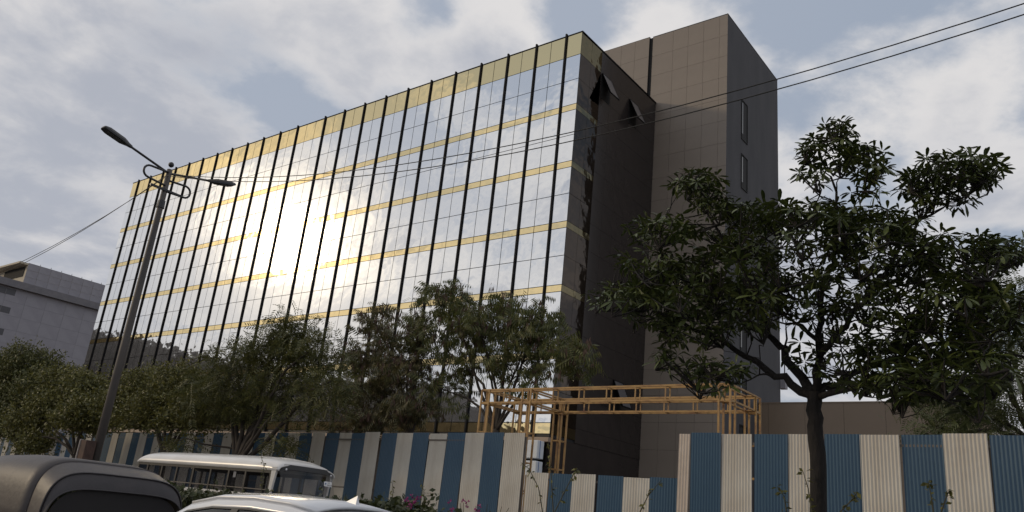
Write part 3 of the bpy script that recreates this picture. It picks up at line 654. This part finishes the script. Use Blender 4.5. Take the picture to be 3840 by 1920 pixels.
# roadside trees in front of the left hoarding
CL1, CL2 = clump_template(9, .20, .13, .42, 3), clump_template(9, .22, .15, .45, 5)
FT = 'roadside trees in front of the hoarding'
D_ = [E_(1085, 1250, 16.9, 1.0, 1.0, .75, 5), E_(1010, 1300, 16.8, 1.3, 1.1, .7, 5), E_(1190, 1320, 16.7, 1.1, 1.0, .75, 5), E_(900, 1380, 16.8, 1.3, 1.1, .8, 5), E_(1080, 1410, 16.9, 1.5, 1.2, .6, 4), E_(1230, 1440, 16.6, 1.0, 1.0, .6, 3), E_(820, 1480, 16.7, 1.4, 1.1, .8, 5), E_(960, 1510, 17, 1.5, 1.0, .6, 3.5), E_(1130, 1530, 16.8, 1.4, .9, .35, 2.2), E_(860, 1535, 16.6, 1.2, .9, .35, 2), E_(1060, 1660, 16.4, .45, .4, .3, .5), E_(700, 1660, 16.2, .6, .5, .3, .9), E_(650, 1640, 16.2, .5, .5, .25, .6)]
db = at(878, 1745, 16.8)
tree('spreading_tree', 'spreading multi stemmed tree over the white minibus', (db[0], 16.8, .15), (db[0], 16.8, 2.35), D_, 340, 10, 'leafD', SPR, 1.35, .17, FT, .27, .25, .2, nlimb=10, limit=240)
C_ = [E_(690, 1440, 17.2, 1.4, 1.2, .7, 5), E_(560, 1450, 17.4, 1.5, 1.2, .7, 5), E_(760, 1530, 17, 1.3, 1.1, .8, 4), E_(600, 1530, 17, 1.7, 1.2, .6, 6), E_(480, 1510, 17.3, 1.3, 1.1, .9, 5), E_(700, 1575, 16.9, 1.3, 1.0, .25, 2.2), E_(500, 1575, 17, 1.3, 1.0, .25, 2.2)]
cb = at(610, 1750, 17.1)
tree('roadside_tree', 'dense olive green tree just right of the lamp pole', (cb[0], 17.1, .15), (cb[0], 17.1, 2.6), C_, 480, 8, 'leafB', CL1, 1.0, .14, FT, .26, .2, .25, nlimb=6, limit=110)
B_ = [E_(330, 1460, 17.8, 1.7, 1.3, .6, 5), E_(250, 1420, 18, 1.0, 1.0, .6, 2.5), E_(210, 1525, 17.6, 1.8, 1.3, .65, 6), E_(370, 1535, 17.4, 1.7, 1.2, .6, 6), E_(120, 1580, 17.5, 1.5, 1.1, .6, 3), E_(300, 1578, 17.2, 1.9, 1.0, .25, 3), E_(130, 1660, 17.2, 1.3, .8, .45, 2.6)]
bb = at(270, 1750, 17.6)
tree('roadside_tree', 'low spreading yellow green tree left of the lamp pole', (bb[0], 17.6, .15), (bb[0], 17.6, 2.5), B_, 520, 8, 'leafB', CL2, 1.0, .14, FT, .27, .2, .25, nlimb=6, limit=110)
A_ = [E_(110, 1370, 20, 2.0, 1.6, 1.0, 6), E_(30, 1400, 20, 1.9, 1.6, 1.0, 5), E_(150, 1450, 19.8, 1.4, 1.3, .9, 4), E_(60, 1500, 19.6, 2.2, 1.5, 1.0, 6), E_(-80, 1450, 20, 2.5, 1.6, 1.6, 5), E_(20, 1590, 19.2, 2.0, 1.2, .6, 3)]
ab = at(60, 1720, 20.0)
tree('roadside_tree', 'round dark green tree at the left edge below the grey building', (ab[0], 20.0, .15), (ab[0], 20.0, 3.0), A_, 520, 8, 'leafD', CL2, 1.15, .2, FT, .3, .2, .3, nlimb=6, limit=90)

# ------------------------------------------------------------------ big whorl-leaved tree on the median
WT = empty('whorl_leaf_tree', (-2.47, 8.0, .16)); tag(WT, 'large dark tree with whorled leaves and bare trunk on the median at right', 'tree')
W0 = np.array([-2.47, 8.0, .16])
def T(x, y, Y=8.0): return at(x, y, Y)
limbs = [([W0, T(3068, 1800), T(3058, 1600), T(3055, 1475)], .084, .072),
         ([T(3055, 1500), T(2940, 1425, 7.9), T(2800, 1335, 7.8), T(2650, 1250, 7.6), T(2440, 1150, 7.3)], .052, .014),
         ([T(3052, 1480), T(2950, 1335, 8.1), T(2885, 1250, 8.1), T(2800, 1040, 8.0), T(2650, 800, 7.7)], .056, .013),
         ([T(3060, 1480), T(3075, 1310, 8.2), T(3090, 1100, 8.2), T(3150, 880, 8.1), T(3125, 660, 8.0)], .048, .011),
         ([T(3066, 1480), T(3200, 1395, 8.4), T(3400, 1330, 8.6), T(3650, 1250, 8.5), T(3880, 1130, 8.4)], .046, .012),
         ([T(3075, 1330, 8.1), T(3200, 1180, 8), T(3330, 1000, 8), T(3450, 830, 8.2), T(3560, 690, 8.3)], .036, .010),
         ([T(3070, 1490), T(3250, 1440, 7.6), T(3500, 1420, 7.3), T(3780, 1400, 7.1)], .036, .011),
         ([T(3078, 1280, 8.1), T(2990, 1210, 8.2), T(2930, 1180, 8.2)], .03, .01),
         ([T(2900, 1270, 8.1), T(2760, 1180, 8.6), T(2560, 980, 8.8)], .024, .008)]
WH = [(3110, 560, 8.0, 125, 85, .45, 36), (3150, 500, 8.0, 80, 55, .3, 12), (3050, 660, 8.0, 70, 50, .4, 12), (3260, 610, 8.0, 80, 70, .4, 22), (3250, 700, 8.0, 70, 50, .3, 8), (3590, 630, 8.3, 170, 75, .5, 52), (3460, 700, 8.3, 120, 85, .5, 34), (3690, 650, 8.3, 80, 45, .3, 12), (3560, 740, 8.3, 100, 40, .4, 12),
      (2610, 690, 7.7, 100, 60, .5, 30), (2680, 770, 7.7, 90, 60, .5, 20), (2950, 800, 8.0, 300, 55, 1.1, 95), (3270, 830, 8.0, 200, 60, 1.1, 55), (2930, 900, 8.0, 330, 80, 1.3, 95), (3330, 930, 8.1, 260, 90, 1.3, 75), (3600, 960, 8.2, 220, 90, 1.2, 65), (3770, 930, 8.2, 130, 55, .8, 30),
      (2490, 860, 7.6, 150, 60, .8, 40), (2440, 980, 7.5, 130, 60, .8, 30), (2360, 1110, 7.3, 160, 60, .8, 50), (2560, 1080, 7.5, 190, 90, 1.0, 75), (2750, 1000, 7.8, 210, 130, 1.2, 110), (2800, 1150, 7.7, 170, 100, 1.0, 60), (2620, 1220, 7.6, 180, 80, .8, 50), (2560, 1330, 7.5, 120, 80, .5, 22), (2700, 1400, 7.4, 130, 70, .5, 24),
      (3500, 1120, 8.2, 270, 120, 1.2, 105), (3720, 1200, 8.2, 160, 180, 1.0, 85), (3480, 1290, 8.3, 250, 90, 1.1, 90), (3600, 1400, 7.6, 250, 80, .9, 90), (3380, 1440, 7.5, 180, 50, .6, 40), (3130, 1060, 8.1, 240, 110, 1.0, 62), (3230, 1220, 8.1, 200, 100, 1.0, 46), (3000, 1130, 8.2, 130, 110, .8, 26), (3190, 1360, 8.0, 160, 80, .7, 24), (3360, 1380, 8.0, 120, 60, .6, 20), (3000, 1320, 8.1, 50, 60, .3, 5), (3220, 1440, 7.6, 120, 35, .4, 14), (3630, 1530, 7.2, 70, 40, .3, 7), (3440, 1480, 7.4, 120, 25, .3, 12), (2450, 1170, 7.3, 130, 50, .5, 20)]
wp = []
for (x, y, Y, rx, ry, dy, n) in WH:
    for i in range(int(n * 1.3)):
        u = rng.normal(0, 1, 3); u /= np.linalg.norm(u); u *= (.25 + .75 * rng.random()) ** .5
        wp.append(at(x + u[0] * rx, y + u[1] * ry, Y + u[2] * dy))
wp = np.array(wp)
hubs = wp[rng.permutation(len(wp))[:230]] - np.array([0, 0, .16])
sk = skeleton(T(3055, 1475), hubs, limbs, .13, wander=.10, thin=.007, limit=230)
A = np.concatenate([hubs, np.array([p for l in limbs[1:] for p in l[0]])])
for p in wp:
    dv = p - A; dist = np.linalg.norm(dv, axis=1) + np.maximum(0, -dv[:, 2]) * 2; j = int(np.argmin(dist)); a = A[j]; L_ = np.linalg.norm(p - a)
    if .05 < L_ < 1.3: sk.tube([a, (a + p) / 2 + np.array([0, 0, -.06 * L_]) + rng.normal(0, .04 * L_, 3), p], [.009, .007, .005], 4, cap=False)
sk.v = [tuple(np.array(v) - W0) for v in sk.v]; sk.build('trunk', M['barkd'], WT, smooth=True)
def whorl_template(seed, n):
    g = np.random.default_rng(seed); V = []; Fs = []
    for i in range(n):
        az = 2 * math.pi * (i + g.normal(0, .12)) / n; el = g.normal(.02, .28); L_ = g.uniform(.125, .185); w = L_ * g.uniform(.22, .28)
        d = np.array([math.cos(az) * math.cos(el), math.sin(az) * math.cos(el), math.sin(el)]); s_ = np.array([-math.sin(az), math.cos(az), 0]); up = np.cross(d, s_)
        b = len(V); dr = g.uniform(.10, .45)
        for t, ww in ((.12, .12), (.45, .8), (.75, 1.0), (.93, .55)):
            c = d * L_ * t - np.array([0, 0, dr * L_ * t * t])
            V += [c - s_ * w * ww / 2 + up * w * ww * .10, c, c + s_ * w * ww / 2 + up * w * ww * .10]
        V.append(d * L_ - np.array([0, 0, dr * L_ * 1.08])); 
        for k in range(3):
            q = b + 3 * k; Fs += [(q, q + 1, q + 4, q + 3), (q + 1, q + 2, q + 5, q + 4)]
        Fs += [(b + 9, b + 10, b + 12, b + 12), (b + 10, b + 11, b + 12, b + 12)]
    return np.array(V), Fs
TPL = [whorl_template(20 + i, n) for i, n in enumerate((6, 7, 7, 8, 6, 8))]
tm = []
for V, Fs in TPL:
    mb = MB(); mb.add(V, [f if f[2] != f[3] else f[:3] for f in Fs]); tm.append(mb.mesh('leaf_whorl', M['leafA']))
dist = np.linalg.norm(wp - np.array([0, 0, EYE]), axis=1); order = np.argsort(dist)
restV = []; restF = []; off = 0
for r, i in enumerate(order):
    k = int(rng.integers(len(TPL))); s_ = float(rng.uniform(.62, 1.05)); e = (rng.normal(0, .38), rng.normal(0, .38), rng.random() * 6.28)
    if r < 300:
        o = bpy.data.objects.new('leaf_whorl', tm[k]); o.location = tuple(wp[i] - W0); o.rotation_euler = e; o.scale = (s_, s_, s_); link(o, WT)
    else:
        R = np.array(Matrix.Rotation(e[2], 3, 'Z') @ Matrix.Rotation(e[1], 3, 'Y') @ Matrix.Rotation(e[0], 3, 'X')); V, Fs = TPL[k]
        restV.append(V @ R.T * s_ + wp[i] - W0)
        for f in Fs: restF.append(tuple(off + q for q in f))
        off += len(V)
mb = MB(); mb.v = [tuple(v) for v in np.concatenate(restV)]; mb.f = [f if f[2] != f[3] else f[:3] for f in restF]
mb.build('leaf_whorls', M['leafA'], WT, kind='stuff')

# ------------------------------------------------------------------ median hedge and shoots
hd = empty('bougainvillea_hedge', (-14, 8.0, .16)); tag(hd, 'clipped dark hedge with a few magenta flowers along the road median', 'hedge')
HB = np.array([-14, 8.0, .16])
n = 17000; hx = rng.uniform(-36, -4.6, n)
ht = 1.335 + .05 * np.sin(hx * 1.3) + .06 * np.sin(hx * 3.1 + 1) + np.where(hx > -9.7, .07, 0)
hz = ht * (1 - rng.random(n) ** 2.2 * .85); hy = 8.0 + rng.uniform(-.52, .52, n)
pk = rng.choice(n, 500); hz[pk] += rng.exponential(.07, 500)
Pn = np.stack([hx, hy, hz], 1)
V, Fs = scatter(*clump_template(8, .11, .085, .55, 9), Pn - HB, rots(n, 0, .8), .8 + .5 * rng.random(n)); big_mesh('foliage', V, Fs, M['leafH'], hd, kind='stuff')
tw_ = MB()
for i in range(70):
    x = rng.uniform(-30, -5); y = 8 + rng.uniform(-.4, .4); tw_.tube([(x - HB[0], y - HB[1], 0), (x - HB[0] + rng.normal(0, .1), y - HB[1], .7), (x - HB[0] + rng.normal(0, .2), y - HB[1], 1.5 - HB[2] + rng.random() * .1)], [.015, .01, .004], 4, cap=False)
tw_.build('stems', M['stem'], hd, kind='stuff')
fl = []
for (x, y) in ((1545, 1875), (1535, 1888), (1700, 1893), (1745, 1902), (1560, 1868), (1790, 1906)):
    c = at(x, y, 7.55); fl += [c + rng.normal(0, .035, 3) for _ in range(3)]
fl = np.array(fl); V, Fs = scatter(*clump_template(5, .02, .036, .8, 4), fl - HB, rots(len(fl), 0, .8), np.ones(len(fl))); big_mesh('flowers', V, Fs, M['flower'], hd, kind='stuff')
def shoot(pix, Y, label, nl=16, size=.06):
    pts = [at(x, y, Y) for x, y in pix]; b0 = np.array([pts[0][0], Y, .16]); t = empty('hedge_shoot', b0); tag(t, label, 'plant', 'leggy shoots on the median')
    pts = [b0] + pts; Q = []
    for i in range(len(pts) - 1):
        for s_ in np.linspace(0, 1, 5)[:-1]: Q.append(pts[i] * (1 - s_) + pts[i + 1] * s_ - b0)
    Q.append(pts[-1] - b0)
    MB().tube(Q, [.009 - .006 * i / (len(Q) - 1) for i in range(len(Q))], 5, cap=False).build('stem', M['stem'], t)
    Q = np.array(Q); u = rng.uniform(.35, 1.0, nl) * (len(Q) - 1); i0 = np.minimum(u.astype(int), len(Q) - 2); c = Q[i0] + (Q[i0 + 1] - Q[i0]) * (u - i0)[:, None] + rng.normal(0, .012, (nl, 3))
    V, Fs = scatter(*LEAF1, c, rots(nl, .3, .5), size * (.7 + .6 * rng.random(nl))); big_mesh('leaves', V, Fs, M['leafB'], t)
shoot([(2035, 1920), (2020, 1830), (1985, 1760), (1955, 1735)], 8.1, 'thin arching shoot before the white gate sheet nearest the left hoarding', 18)
shoot([(2075, 1920), (2068, 1800), (2060, 1680), (2055, 1655)], 8.2, 'tall straight shoot rising in front of the wrapped pillar', 26)
shoot([(2080, 1920), (2120, 1840), (2150, 1780), (2165, 1755)], 8.0, 'leafy shoot leaning right across the second blue gate sheet', 26)
shoot([(2400, 1920), (2430, 1860), (2480, 1800)], 8.0, 'short shoot leaning across the last blue gate sheet', 14)
shoot([(2950, 1920), (2940, 1860), (2915, 1825)], 7.9, 'small shoot just left of the big trunk', 14)
shoot([(3045, 1920), (3030, 1830), (3012, 1770)], 7.8, 'tall shoot with dark leaves against the trunk', 18)
shoot([(3150, 1920), (3200, 1870), (3215, 1845)], 7.9, 'bushy shoot just right of the big trunk', 22)
shoot([(3500, 1920), (3490, 1850), (3480, 1805)], 8.0, 'leafy shoot before the second blue sheet right of the trunk', 18)
shoot([(3530, 1920), (3550, 1860), (3560, 1840)], 8.1, 'forked shoot beside the leafy one near the right edge', 16)
shoot([(980, 1850), (985, 1800), (990, 1745), (975, 1700)], 8.0, 'thin creeper rising in front of the minibus windscreen', 34, .05)
shoot([(1470, 1870), (1475, 1840), (1470, 1805)], 8.0, 'upright sprig above the hedge right of the minibus', 14, .05)
shoot([(1590, 1880), (1590, 1840), (1575, 1800)], 8.0, 'taller sprig above the hedge beside the hoarding gap', 18, .05)

# ------------------------------------------------------------------ minibus
bus = empty('minibus', (-19.26, 13.15, 0)); bus.scale = (.885, .87, 1); tag(bus, 'white minibus with long dark windows behind the median hedge', 'bus')
HW = .98; xs_ = [-3.98, -3.90, -3.75, -3.5, -2.5, -.2, 1.6, 2.5, 2.95, 3.2, 3.36]
zt_ = [2.20, 2.31, 2.37, 2.40, 2.42, 2.43, 2.43, 2.42, 2.38, 2.32, 2.24]
def arch(x, zt, zs, hw, n=22, p=2.6):
    r = []
    for t in np.linspace(-1, 1, n):
        a = t * math.pi / 2; y = math.copysign(abs(math.sin(a)) ** (2 / p), a) * hw; z = zs + (zt - zs) * max(0, math.cos(a)) ** (2 / p); r.append((x, y, z))
    return r
ZS = 2.08
P = [arch(x, z, min(ZS, z - .01), HW) for x, z in zip(xs_, zt_)]
rf = MB().grid(P).build('roof', M['buswhite'], bus, smooth=True)
sm = rf.modifiers.new('thick', 'SOLIDIFY'); sm.thickness = .03
for x in (-3.45, -1.75, 2.15):
    MB().tube([(q[0], q[1] * 1.004, q[2] + .004) for q in arch(x, np.interp(x, xs_, zt_), ZS, HW)], .012, 5, cap=False).build('roof_seam', M['blackp'], rf)
ZB = 1.52
lo = MB()
for s_ in (-1, 1): lo.box(-3.9, s_ * HW - .025, .38, 3.3, s_ * HW + .025, ZB)
lo.box(-3.95, -HW + .026, .38, -3.9, HW - .026, ZB); lo.box(-3.9, -HW + .03, .36, 3.9, HW - .03, .42)
nose = [arch(x, z, .4, HW * k, 18, 4.5) for x, z, k in ((3.3, 1.53, 1), (3.7, 1.36, .99), (4.0, 1.20, .95), (4.15, 1.0, .9), (4.2, .6, .88))]
lo.grid(nose); lo.add(nose[-1], [tuple(range(len(nose[-1])))])
lo.build('lower_body', M['buswhite'], bus)
for s_ in (-1, 1):
    y = s_ * (HW - .005)
    gl = MB().box(-3.86, y - .004, ZB, 3.02, y + .004, ZS + .02).build('side_window_glass', M['busglass'], bus)
    for x in (-3.86, -3.3, -2.45, -1.6, -.7, .2, 1.1, 1.9, 3.02): MB().box(x - .035, y - .02, ZB, x + .035, y + .02, ZS + .02).build('window_pillar', M['blackp'], gl)
    MB().box(-3.86, y - .018, ZS - .06, 3.02, y + .018, ZS + .03).build('window_top_rail', M['blackp'], gl); MB().box(-3.86, y - .016, ZB + .1, 3.02, y + .016, ZB + .12).build('window_bar', M['rail'], gl)
    MB().add([(3.06, y - .03, ZB), (3.16, y - .03, ZB), (3.27, y - .03, ZS + .09), (3.06, y - .03, ZS + .09), (3.06, y + .03, ZB), (3.16, y + .03, ZB), (3.27, y + .03, ZS + .09), (3.06, y + .03, ZS + .09)], [(0, 1, 2, 3), (4, 7, 6, 5), (0, 4, 5, 1), (1, 5, 6, 2), (2, 6, 7, 3), (3, 7, 4, 0)]).build('front_pillar', M['buswhite'], bus)
MB().box(-3.93, -HW + .05, ZB, -3.915, HW - .05, 2.12).build('rear_glass', M['busglass'], bus)
P = []
for j, v in enumerate(np.linspace(0, 1, 8)):
    z = 1.42 + (2.25 - 1.42) * v; x0 = 3.62 - .30 * v - .05 * v * v; row = []
    for t in np.linspace(-1, 1, 15):
        cut = max(0, abs(t) - .8) / .2
        row.append((x0 + .16 * (1 - t * t), t * (HW - .03), z - (.14 * cut ** 2 if v > .95 else .05 * cut ** 2 * (v > .8))))
    P.append(row)
ws = MB().grid(P).build('windscreen', M['busglass'], bus, smooth=True)
MB().grid([[(q[0] + .012, q[1], q[2] + .006) for q in r] for r in P[-2:]]).build('sun_strip', M['blackp'], ws)
for s_ in (-1, 1): MB().sphere((3.36 + .06, s_ * .80, 2.13), .03).build('marker_lamp', M['headl'], bus)
MB().box(-3.8, -HW + .08, .42, 3.2, HW - .08, .5).build('floor', M['seat'], bus)
for i in range(6):
    for y in (-.55, .55):
        s_ = MB(); s_.box(-3.3 + i * 1.0, y - .38, .5, -2.85 + i * 1.0, y + .38, .95); s_.box(-3.36 + i * 1.0, y - .38, .9, -3.24 + i * 1.0, y + .38, 1.50); s_.build('seat', M['seat'], bus)
stk = MB().add([(3.58, .47, 1.86), (3.535, .80, 1.86), (3.50, .80, 1.98), (3.545, .47, 1.98)], [(0, 1, 2, 3)]).build('windscreen_sticker', M['paper'], bus)
def text(body, size, loc, rot, m, parent, name):
    c = bpy.data.curves.new(name, 'FONT'); c.body = body; c.size = size; c.extrude = .0005; c.align_x = 'CENTER'; c.align_y = 'CENTER'
    tmp = bpy.data.objects.new('tmp_text', c); COL.objects.link(tmp); dg = bpy.context.evaluated_depsgraph_get(); me = bpy.data.meshes.new_from_object(tmp.evaluated_get(dg)); bpy.data.objects.remove(tmp)
    me.materials.clear(); me.materials.append(m); o = bpy.data.objects.new(name, me); o.location = loc; o.rotation_euler = rot; link(o, parent); return o
text('KCPL', .045, (3.575, .64, 1.945), (math.pi / 2, 0, math.pi / 2 + .13), M['ink'], stk, 'sticker_lettering')
text('NA3030', .055, (3.59, .66, 1.892), (math.pi / 2, 0, math.pi / 2 + .13), M['ink'], stk, 'sticker_lettering')
MB().sphere((3.585, .515, 1.925), .022, sc=(.3, 1, 1)).build('sticker_emblem', M['printb'], stk)
MB().add([(1.28, -HW + .03, 1.86), (1.40, -HW + .03, 1.86), (1.40, -HW + .03, 2.0), (1.28, -HW + .03, 2.0)], [(0, 1, 2, 3)]).build('window_notice', M['paper'], bus)
def wheel(parent, x, y, r, w):
    t = MB(); n = 20; prof = [(-w / 2, r * .62), (-w / 2, r * .92), (-w * .35, r), (w * .35, r), (w / 2, r * .92), (w / 2, r * .62)]
    t.grid([[(x + rr * math.cos(a), y + yy, r + rr * math.sin(a)) for yy, rr in prof] for a in np.linspace(0, 2 * math.pi, n + 1)])
    wo = t.build('wheel', M['tyre'], parent, smooth=True); d = MB(); d.add([(x + r * .64 * math.cos(a), y + s_ * w * .42, r + r * .64 * math.sin(a)) for s_ in (-1,) for a in np.linspace(0, 2 * math.pi, 17)[:-1]], [tuple(range(16))]); d.add([(x + r * .64 * math.cos(a), y + w * .42, r + r * .64 * math.sin(a)) for a in np.linspace(0, 2 * math.pi, 17)[:-1]], [tuple(range(16))]); d.build('rim', M['chrome'], wo)
for x in (-2.5, 2.6):
    for y in (-.9, .9): wheel(bus, x, y, .36, .22)
for s_ in (-1, 1): MB().sphere((4.08, s_ * .7, .95), .14, sc=(.5, 1, .7)).build('headlight', M['headl'], bus, smooth=True)

# ------------------------------------------------------------------ white car
car = empty('hatchback_car', (-5.62, 4.35, 0)); car.scale = (.83, .87, .993); tag(car, 'white car seen by its roof and shark fin aerial beside the black rickshaw', 'car')
# stations: x, roof z, shoulder z, roof half width, shoulder half width   (front is -x)
ST = [(-1.45, .98, .95, .60, .74), (-1.25, 1.07, .95, .60, .76), (-.95, 1.22, .96, .60, .79), (-.60, 1.345, .97, .59, .80), (-.2, 1.405, .975, .585, .81), (.35, 1.425, .98, .58, .815), (.85, 1.41, .99, .57, .81), (1.2, 1.372, 1.0, .56, .80), (1.42, 1.28, 1.01, .56, .79), (1.68, 1.10, 1.02, .58, .77)]
def roofrow(x, zr_, zs_, hr, hs, n=15):
    r = []
    for t in np.linspace(-1, 1, n): r.append((x, t * hr, zr_ - .055 * (abs(t) ** 2.6) * min(1, (zr_ - zs_) / .2)))
    return r
RP = [roofrow(*s_) for s_ in ST]
rfc = MB().grid(RP[3:8]).build('roof', M['carwhite'], car, smooth=True); rfc.modifiers.new('thick', 'SOLIDIFY').thickness = .02
MB().grid(RP[0:4]).build('front_windscreen', M['carglass'], car, smooth=True)
rw = MB().grid([[(q[0], q[1] * .93, q[2]) for q in r] for r in RP[7:]]).build('rear_window', M['carglass'], car, smooth=True)
for i, r in enumerate(np.linspace(.15, .85, 6)):
    a, b_ = [RP[7 + int(r * 2)][k] for k in (1, 13)]; a2, b2 = [RP[8 + int(r * 2)][k] for k in (1, 13)]; f_ = r * 2 - int(r * 2)
    MB().bar(np.array(a) * (1 - f_) + np.array(a2) * f_ + [0, .06, .003], np.array(b_) * (1 - f_) + np.array(b2) * f_ + [0, -.06, .003], .004).build('heater_line', M['blackp'], rw)
for s_ in (-1, 1):
    def col(st, t, off=0): x, zr_, zs_, hr, hs = st; zt2 = zr_ - .055 * min(1, (zr_ - zs_) / .2); return (x, s_ * (hr + (hs - hr) * t + off), zt2 + (zs_ - zt2) * t)
    rail = MB().grid([[col(s2, t) for t in (0, .06, .12, .17)] for s2 in ST]); rail.build('roof_rail', M['carwhite'], car, smooth=True).modifiers.new('thick', 'SOLIDIFY').thickness = .015
    MB().grid([[col(s2, t, .004) for t in (.165, .20)] for s2 in ST[1:-1]]).build('door_seal', M['blackp'], car)
    gw_ = MB().grid([[col(s2, t, -.006) for t in (.17, .5, .8, 1)] for s2 in ST[1:-1]]).build('side_window', M['carglass'], car, smooth=True)
    for xa in (.12,):
        st = (xa, np.interp(xa, [q[0] for q in ST], [q[1] for q in ST]), .977, .583, .813); st2 = (xa + .10, st[1], .977, .583, .813)
        MB().grid([[col(q, t, .004) for t in (.17, .6, 1)] for q in (st, st2)]).build('door_pillar', M['blackp'], gw_)
    MB().grid([[col(q, t, .003) for t in (.1, .55, 1)] for q in (ST[7], ST[8], ST[9])]).build('rear_pillar', M['carwhite'], car, smooth=True)
body = [(-2.05, .55, .62), (-2.0, .72, .70), (-1.75, .86, .76), (-1.3, .955, .80), (-.5, .975, .825), (.5, .993, .83), (1.3, 1.01, .82), (1.75, 1.02, .79), (1.92, .92, .74), (1.98, .6, .70)]
bg_ = MB(); G = [[(x, s2 * h, z) for s2, h, z in ((-1, hw * .93, .22), (-1, hw, .45), (-1, hw * 1.01, .7 * zt2), (-1, hw * .98, zt2 - .01), (-.5, hw, zt2), (.5, hw, zt2), (1, hw * .98, zt2 - .01), (1, hw * 1.01, .7 * zt2), (1, hw, .45), (1, hw * .93, .22))] for x, zt2, hw in body]
bg_.grid(G); bg_.add(G[0], [tuple(range(10))]); bg_.add(G[-1], [tuple(range(10))[::-1]]); bg_.build('body', M['carwhite'], car, smooth=True)
MB().add([(.86, -.012, 1.405), (1.06, -.03, 1.39), (1.06, .03, 1.39), (.86, .012, 1.405), (1.04, 0, 1.475)], [(0, 1, 4), (1, 2, 4), (2, 3, 4), (3, 0, 4), (0, 3, 2, 1)]).build('shark_fin_aerial', M['carwhite'], car)
for x in (-1.35, 1.3):
    for y in (-.74, .74): wheel(car, x, y, .29, .18)
for s_ in (-1, 1):
    MB().sphere((-1.93, s_ * .52, .68), .11, sc=(.5, 1, .6)).build('headlight', M['headl'], car, smooth=True); MB().sphere((1.9, s_ * .6, .85), .11, sc=(.4, .8, 1)).build('tail_light', M['lampred'], car, smooth=True)
    MB().sphere((-.85, s_ * .93, 1.0), .09, sc=(.5, 1, .7)).build('wing_mirror', M['carwhite'], car, smooth=True)
MB().box(-.3, -.6, .45, .1, .6, 1.0).build('front_seats', M['seat'], car); MB().box(.7, -.65, .45, 1.1, .65, 1.05).build('rear_seat', M['seat'], car)

# ------------------------------------------------------------------ auto rickshaw
rk = empty('auto_rickshaw', (-8.60, 4.53, 0)); rk.scale = (1, 1.06, .945); tag(rk, 'black hooded auto rickshaw in the lower left corner', 'rickshaw')
def hood(st, m, name, p=5.0):
    return MB().grid([arch(x, z, .72, hw, 30, p) for x, z, hw in st]).build(name, m, rk, smooth=True)
h0 = hood([(-2.15, 1.60, .66), (-1.9, 1.665, .68), (-1.2, 1.69, .69), (-.55, 1.675, .70), (-.30, 1.645, .70)], M['canvas'], 'hood_roof'); h0.modifiers.new('t', 'SOLIDIFY').thickness = .015
hood([(-.30, 1.652, .706), (-.14, 1.60, .712), (.0, 1.545, .716)], M['canvas'], 'hood_rear_flap')
hood([(.0, 1.540, .710), (.05, 1.46, .704), (.075, 1.375, .70)], M['canvasb'], 'hood_rear_band', 4.6)
rr = arch(.045, 1.375, .60, .685, 30, 4.2); MB().add(rr, [tuple(range(30))]).build('hood_back_panel', M['canvasd'], rk)
for z, x, hw in ((1.545, .004, .718), (1.375, .078, .702)): MB().tube(arch(x, z, .72, hw, 30, 4.8), .009, 5, cap=False).build('hood_rib', M['canvasb'], rk, smooth=True)
rb_ = MB(); G = [[(x, s2 * hw, z) for s2, z in ((-1, .25), (-1.0, .55), (-.98, z1), (.98, z1), (1.0, .55), (1, .25))] for x, z1, hw in ((-2.55, .55, .25), (-2.3, .85, .42), (-2.0, .78, .6), (-1.2, .62, .66), (-.2, .74, .67), (.03, .72, .66))]
rb_.grid(G); rb_.add(G[0], [tuple(range(6))]); rb_.add(G[-1], [tuple(range(6))[::-1]]); bevel(rb_.build('lower_body', M['yellow'], rk), .02)
for s_ in (-1, 1):
    MB().tube([(-2.2, s_ * .55, .8), (-2.0, s_ * .62, 1.58)], .018, 6).build('front_post', M['blackp'], rk); MB().tube([(-1.0, s_ * .67, .6), (-1.0, s_ * .68, 1.3)], .018, 6).build('side_post', M['blackp'], rk)
    MB().sphere((.05, s_ * .5, .62), .06, sc=(.4, 1, 1)).build('tail_light', M['lampred'], rk)
    MB().tube([(-2.05, s_ * .58, 1.15), (-2.1, s_ * .80, 1.25)], .01, 5).build('mirror_arm', M['blackp'], rk); MB().sphere((-2.1, s_ * .84, 1.27), .07, sc=(.3, 1, .8)).build('side_mirror', M['chrome'], rk, smooth=True)
MB().box(-.75, -.55, .5, -.3, .55, .75).build('passenger_seat', M['seat'], rk); MB().grid([[(-2.33 + .22 * v, y, .86 + .68 * v) for y in np.linspace(-.42 - .12 * v, .42 + .12 * v, 5)] for v in (0, .5, 1)]).build('windscreen', M['carglass'], rk)
for x, y in ((-2.2, 0), (-.35, -.52), (-.35, .52)): wheel(rk, x, y, .22, .11)
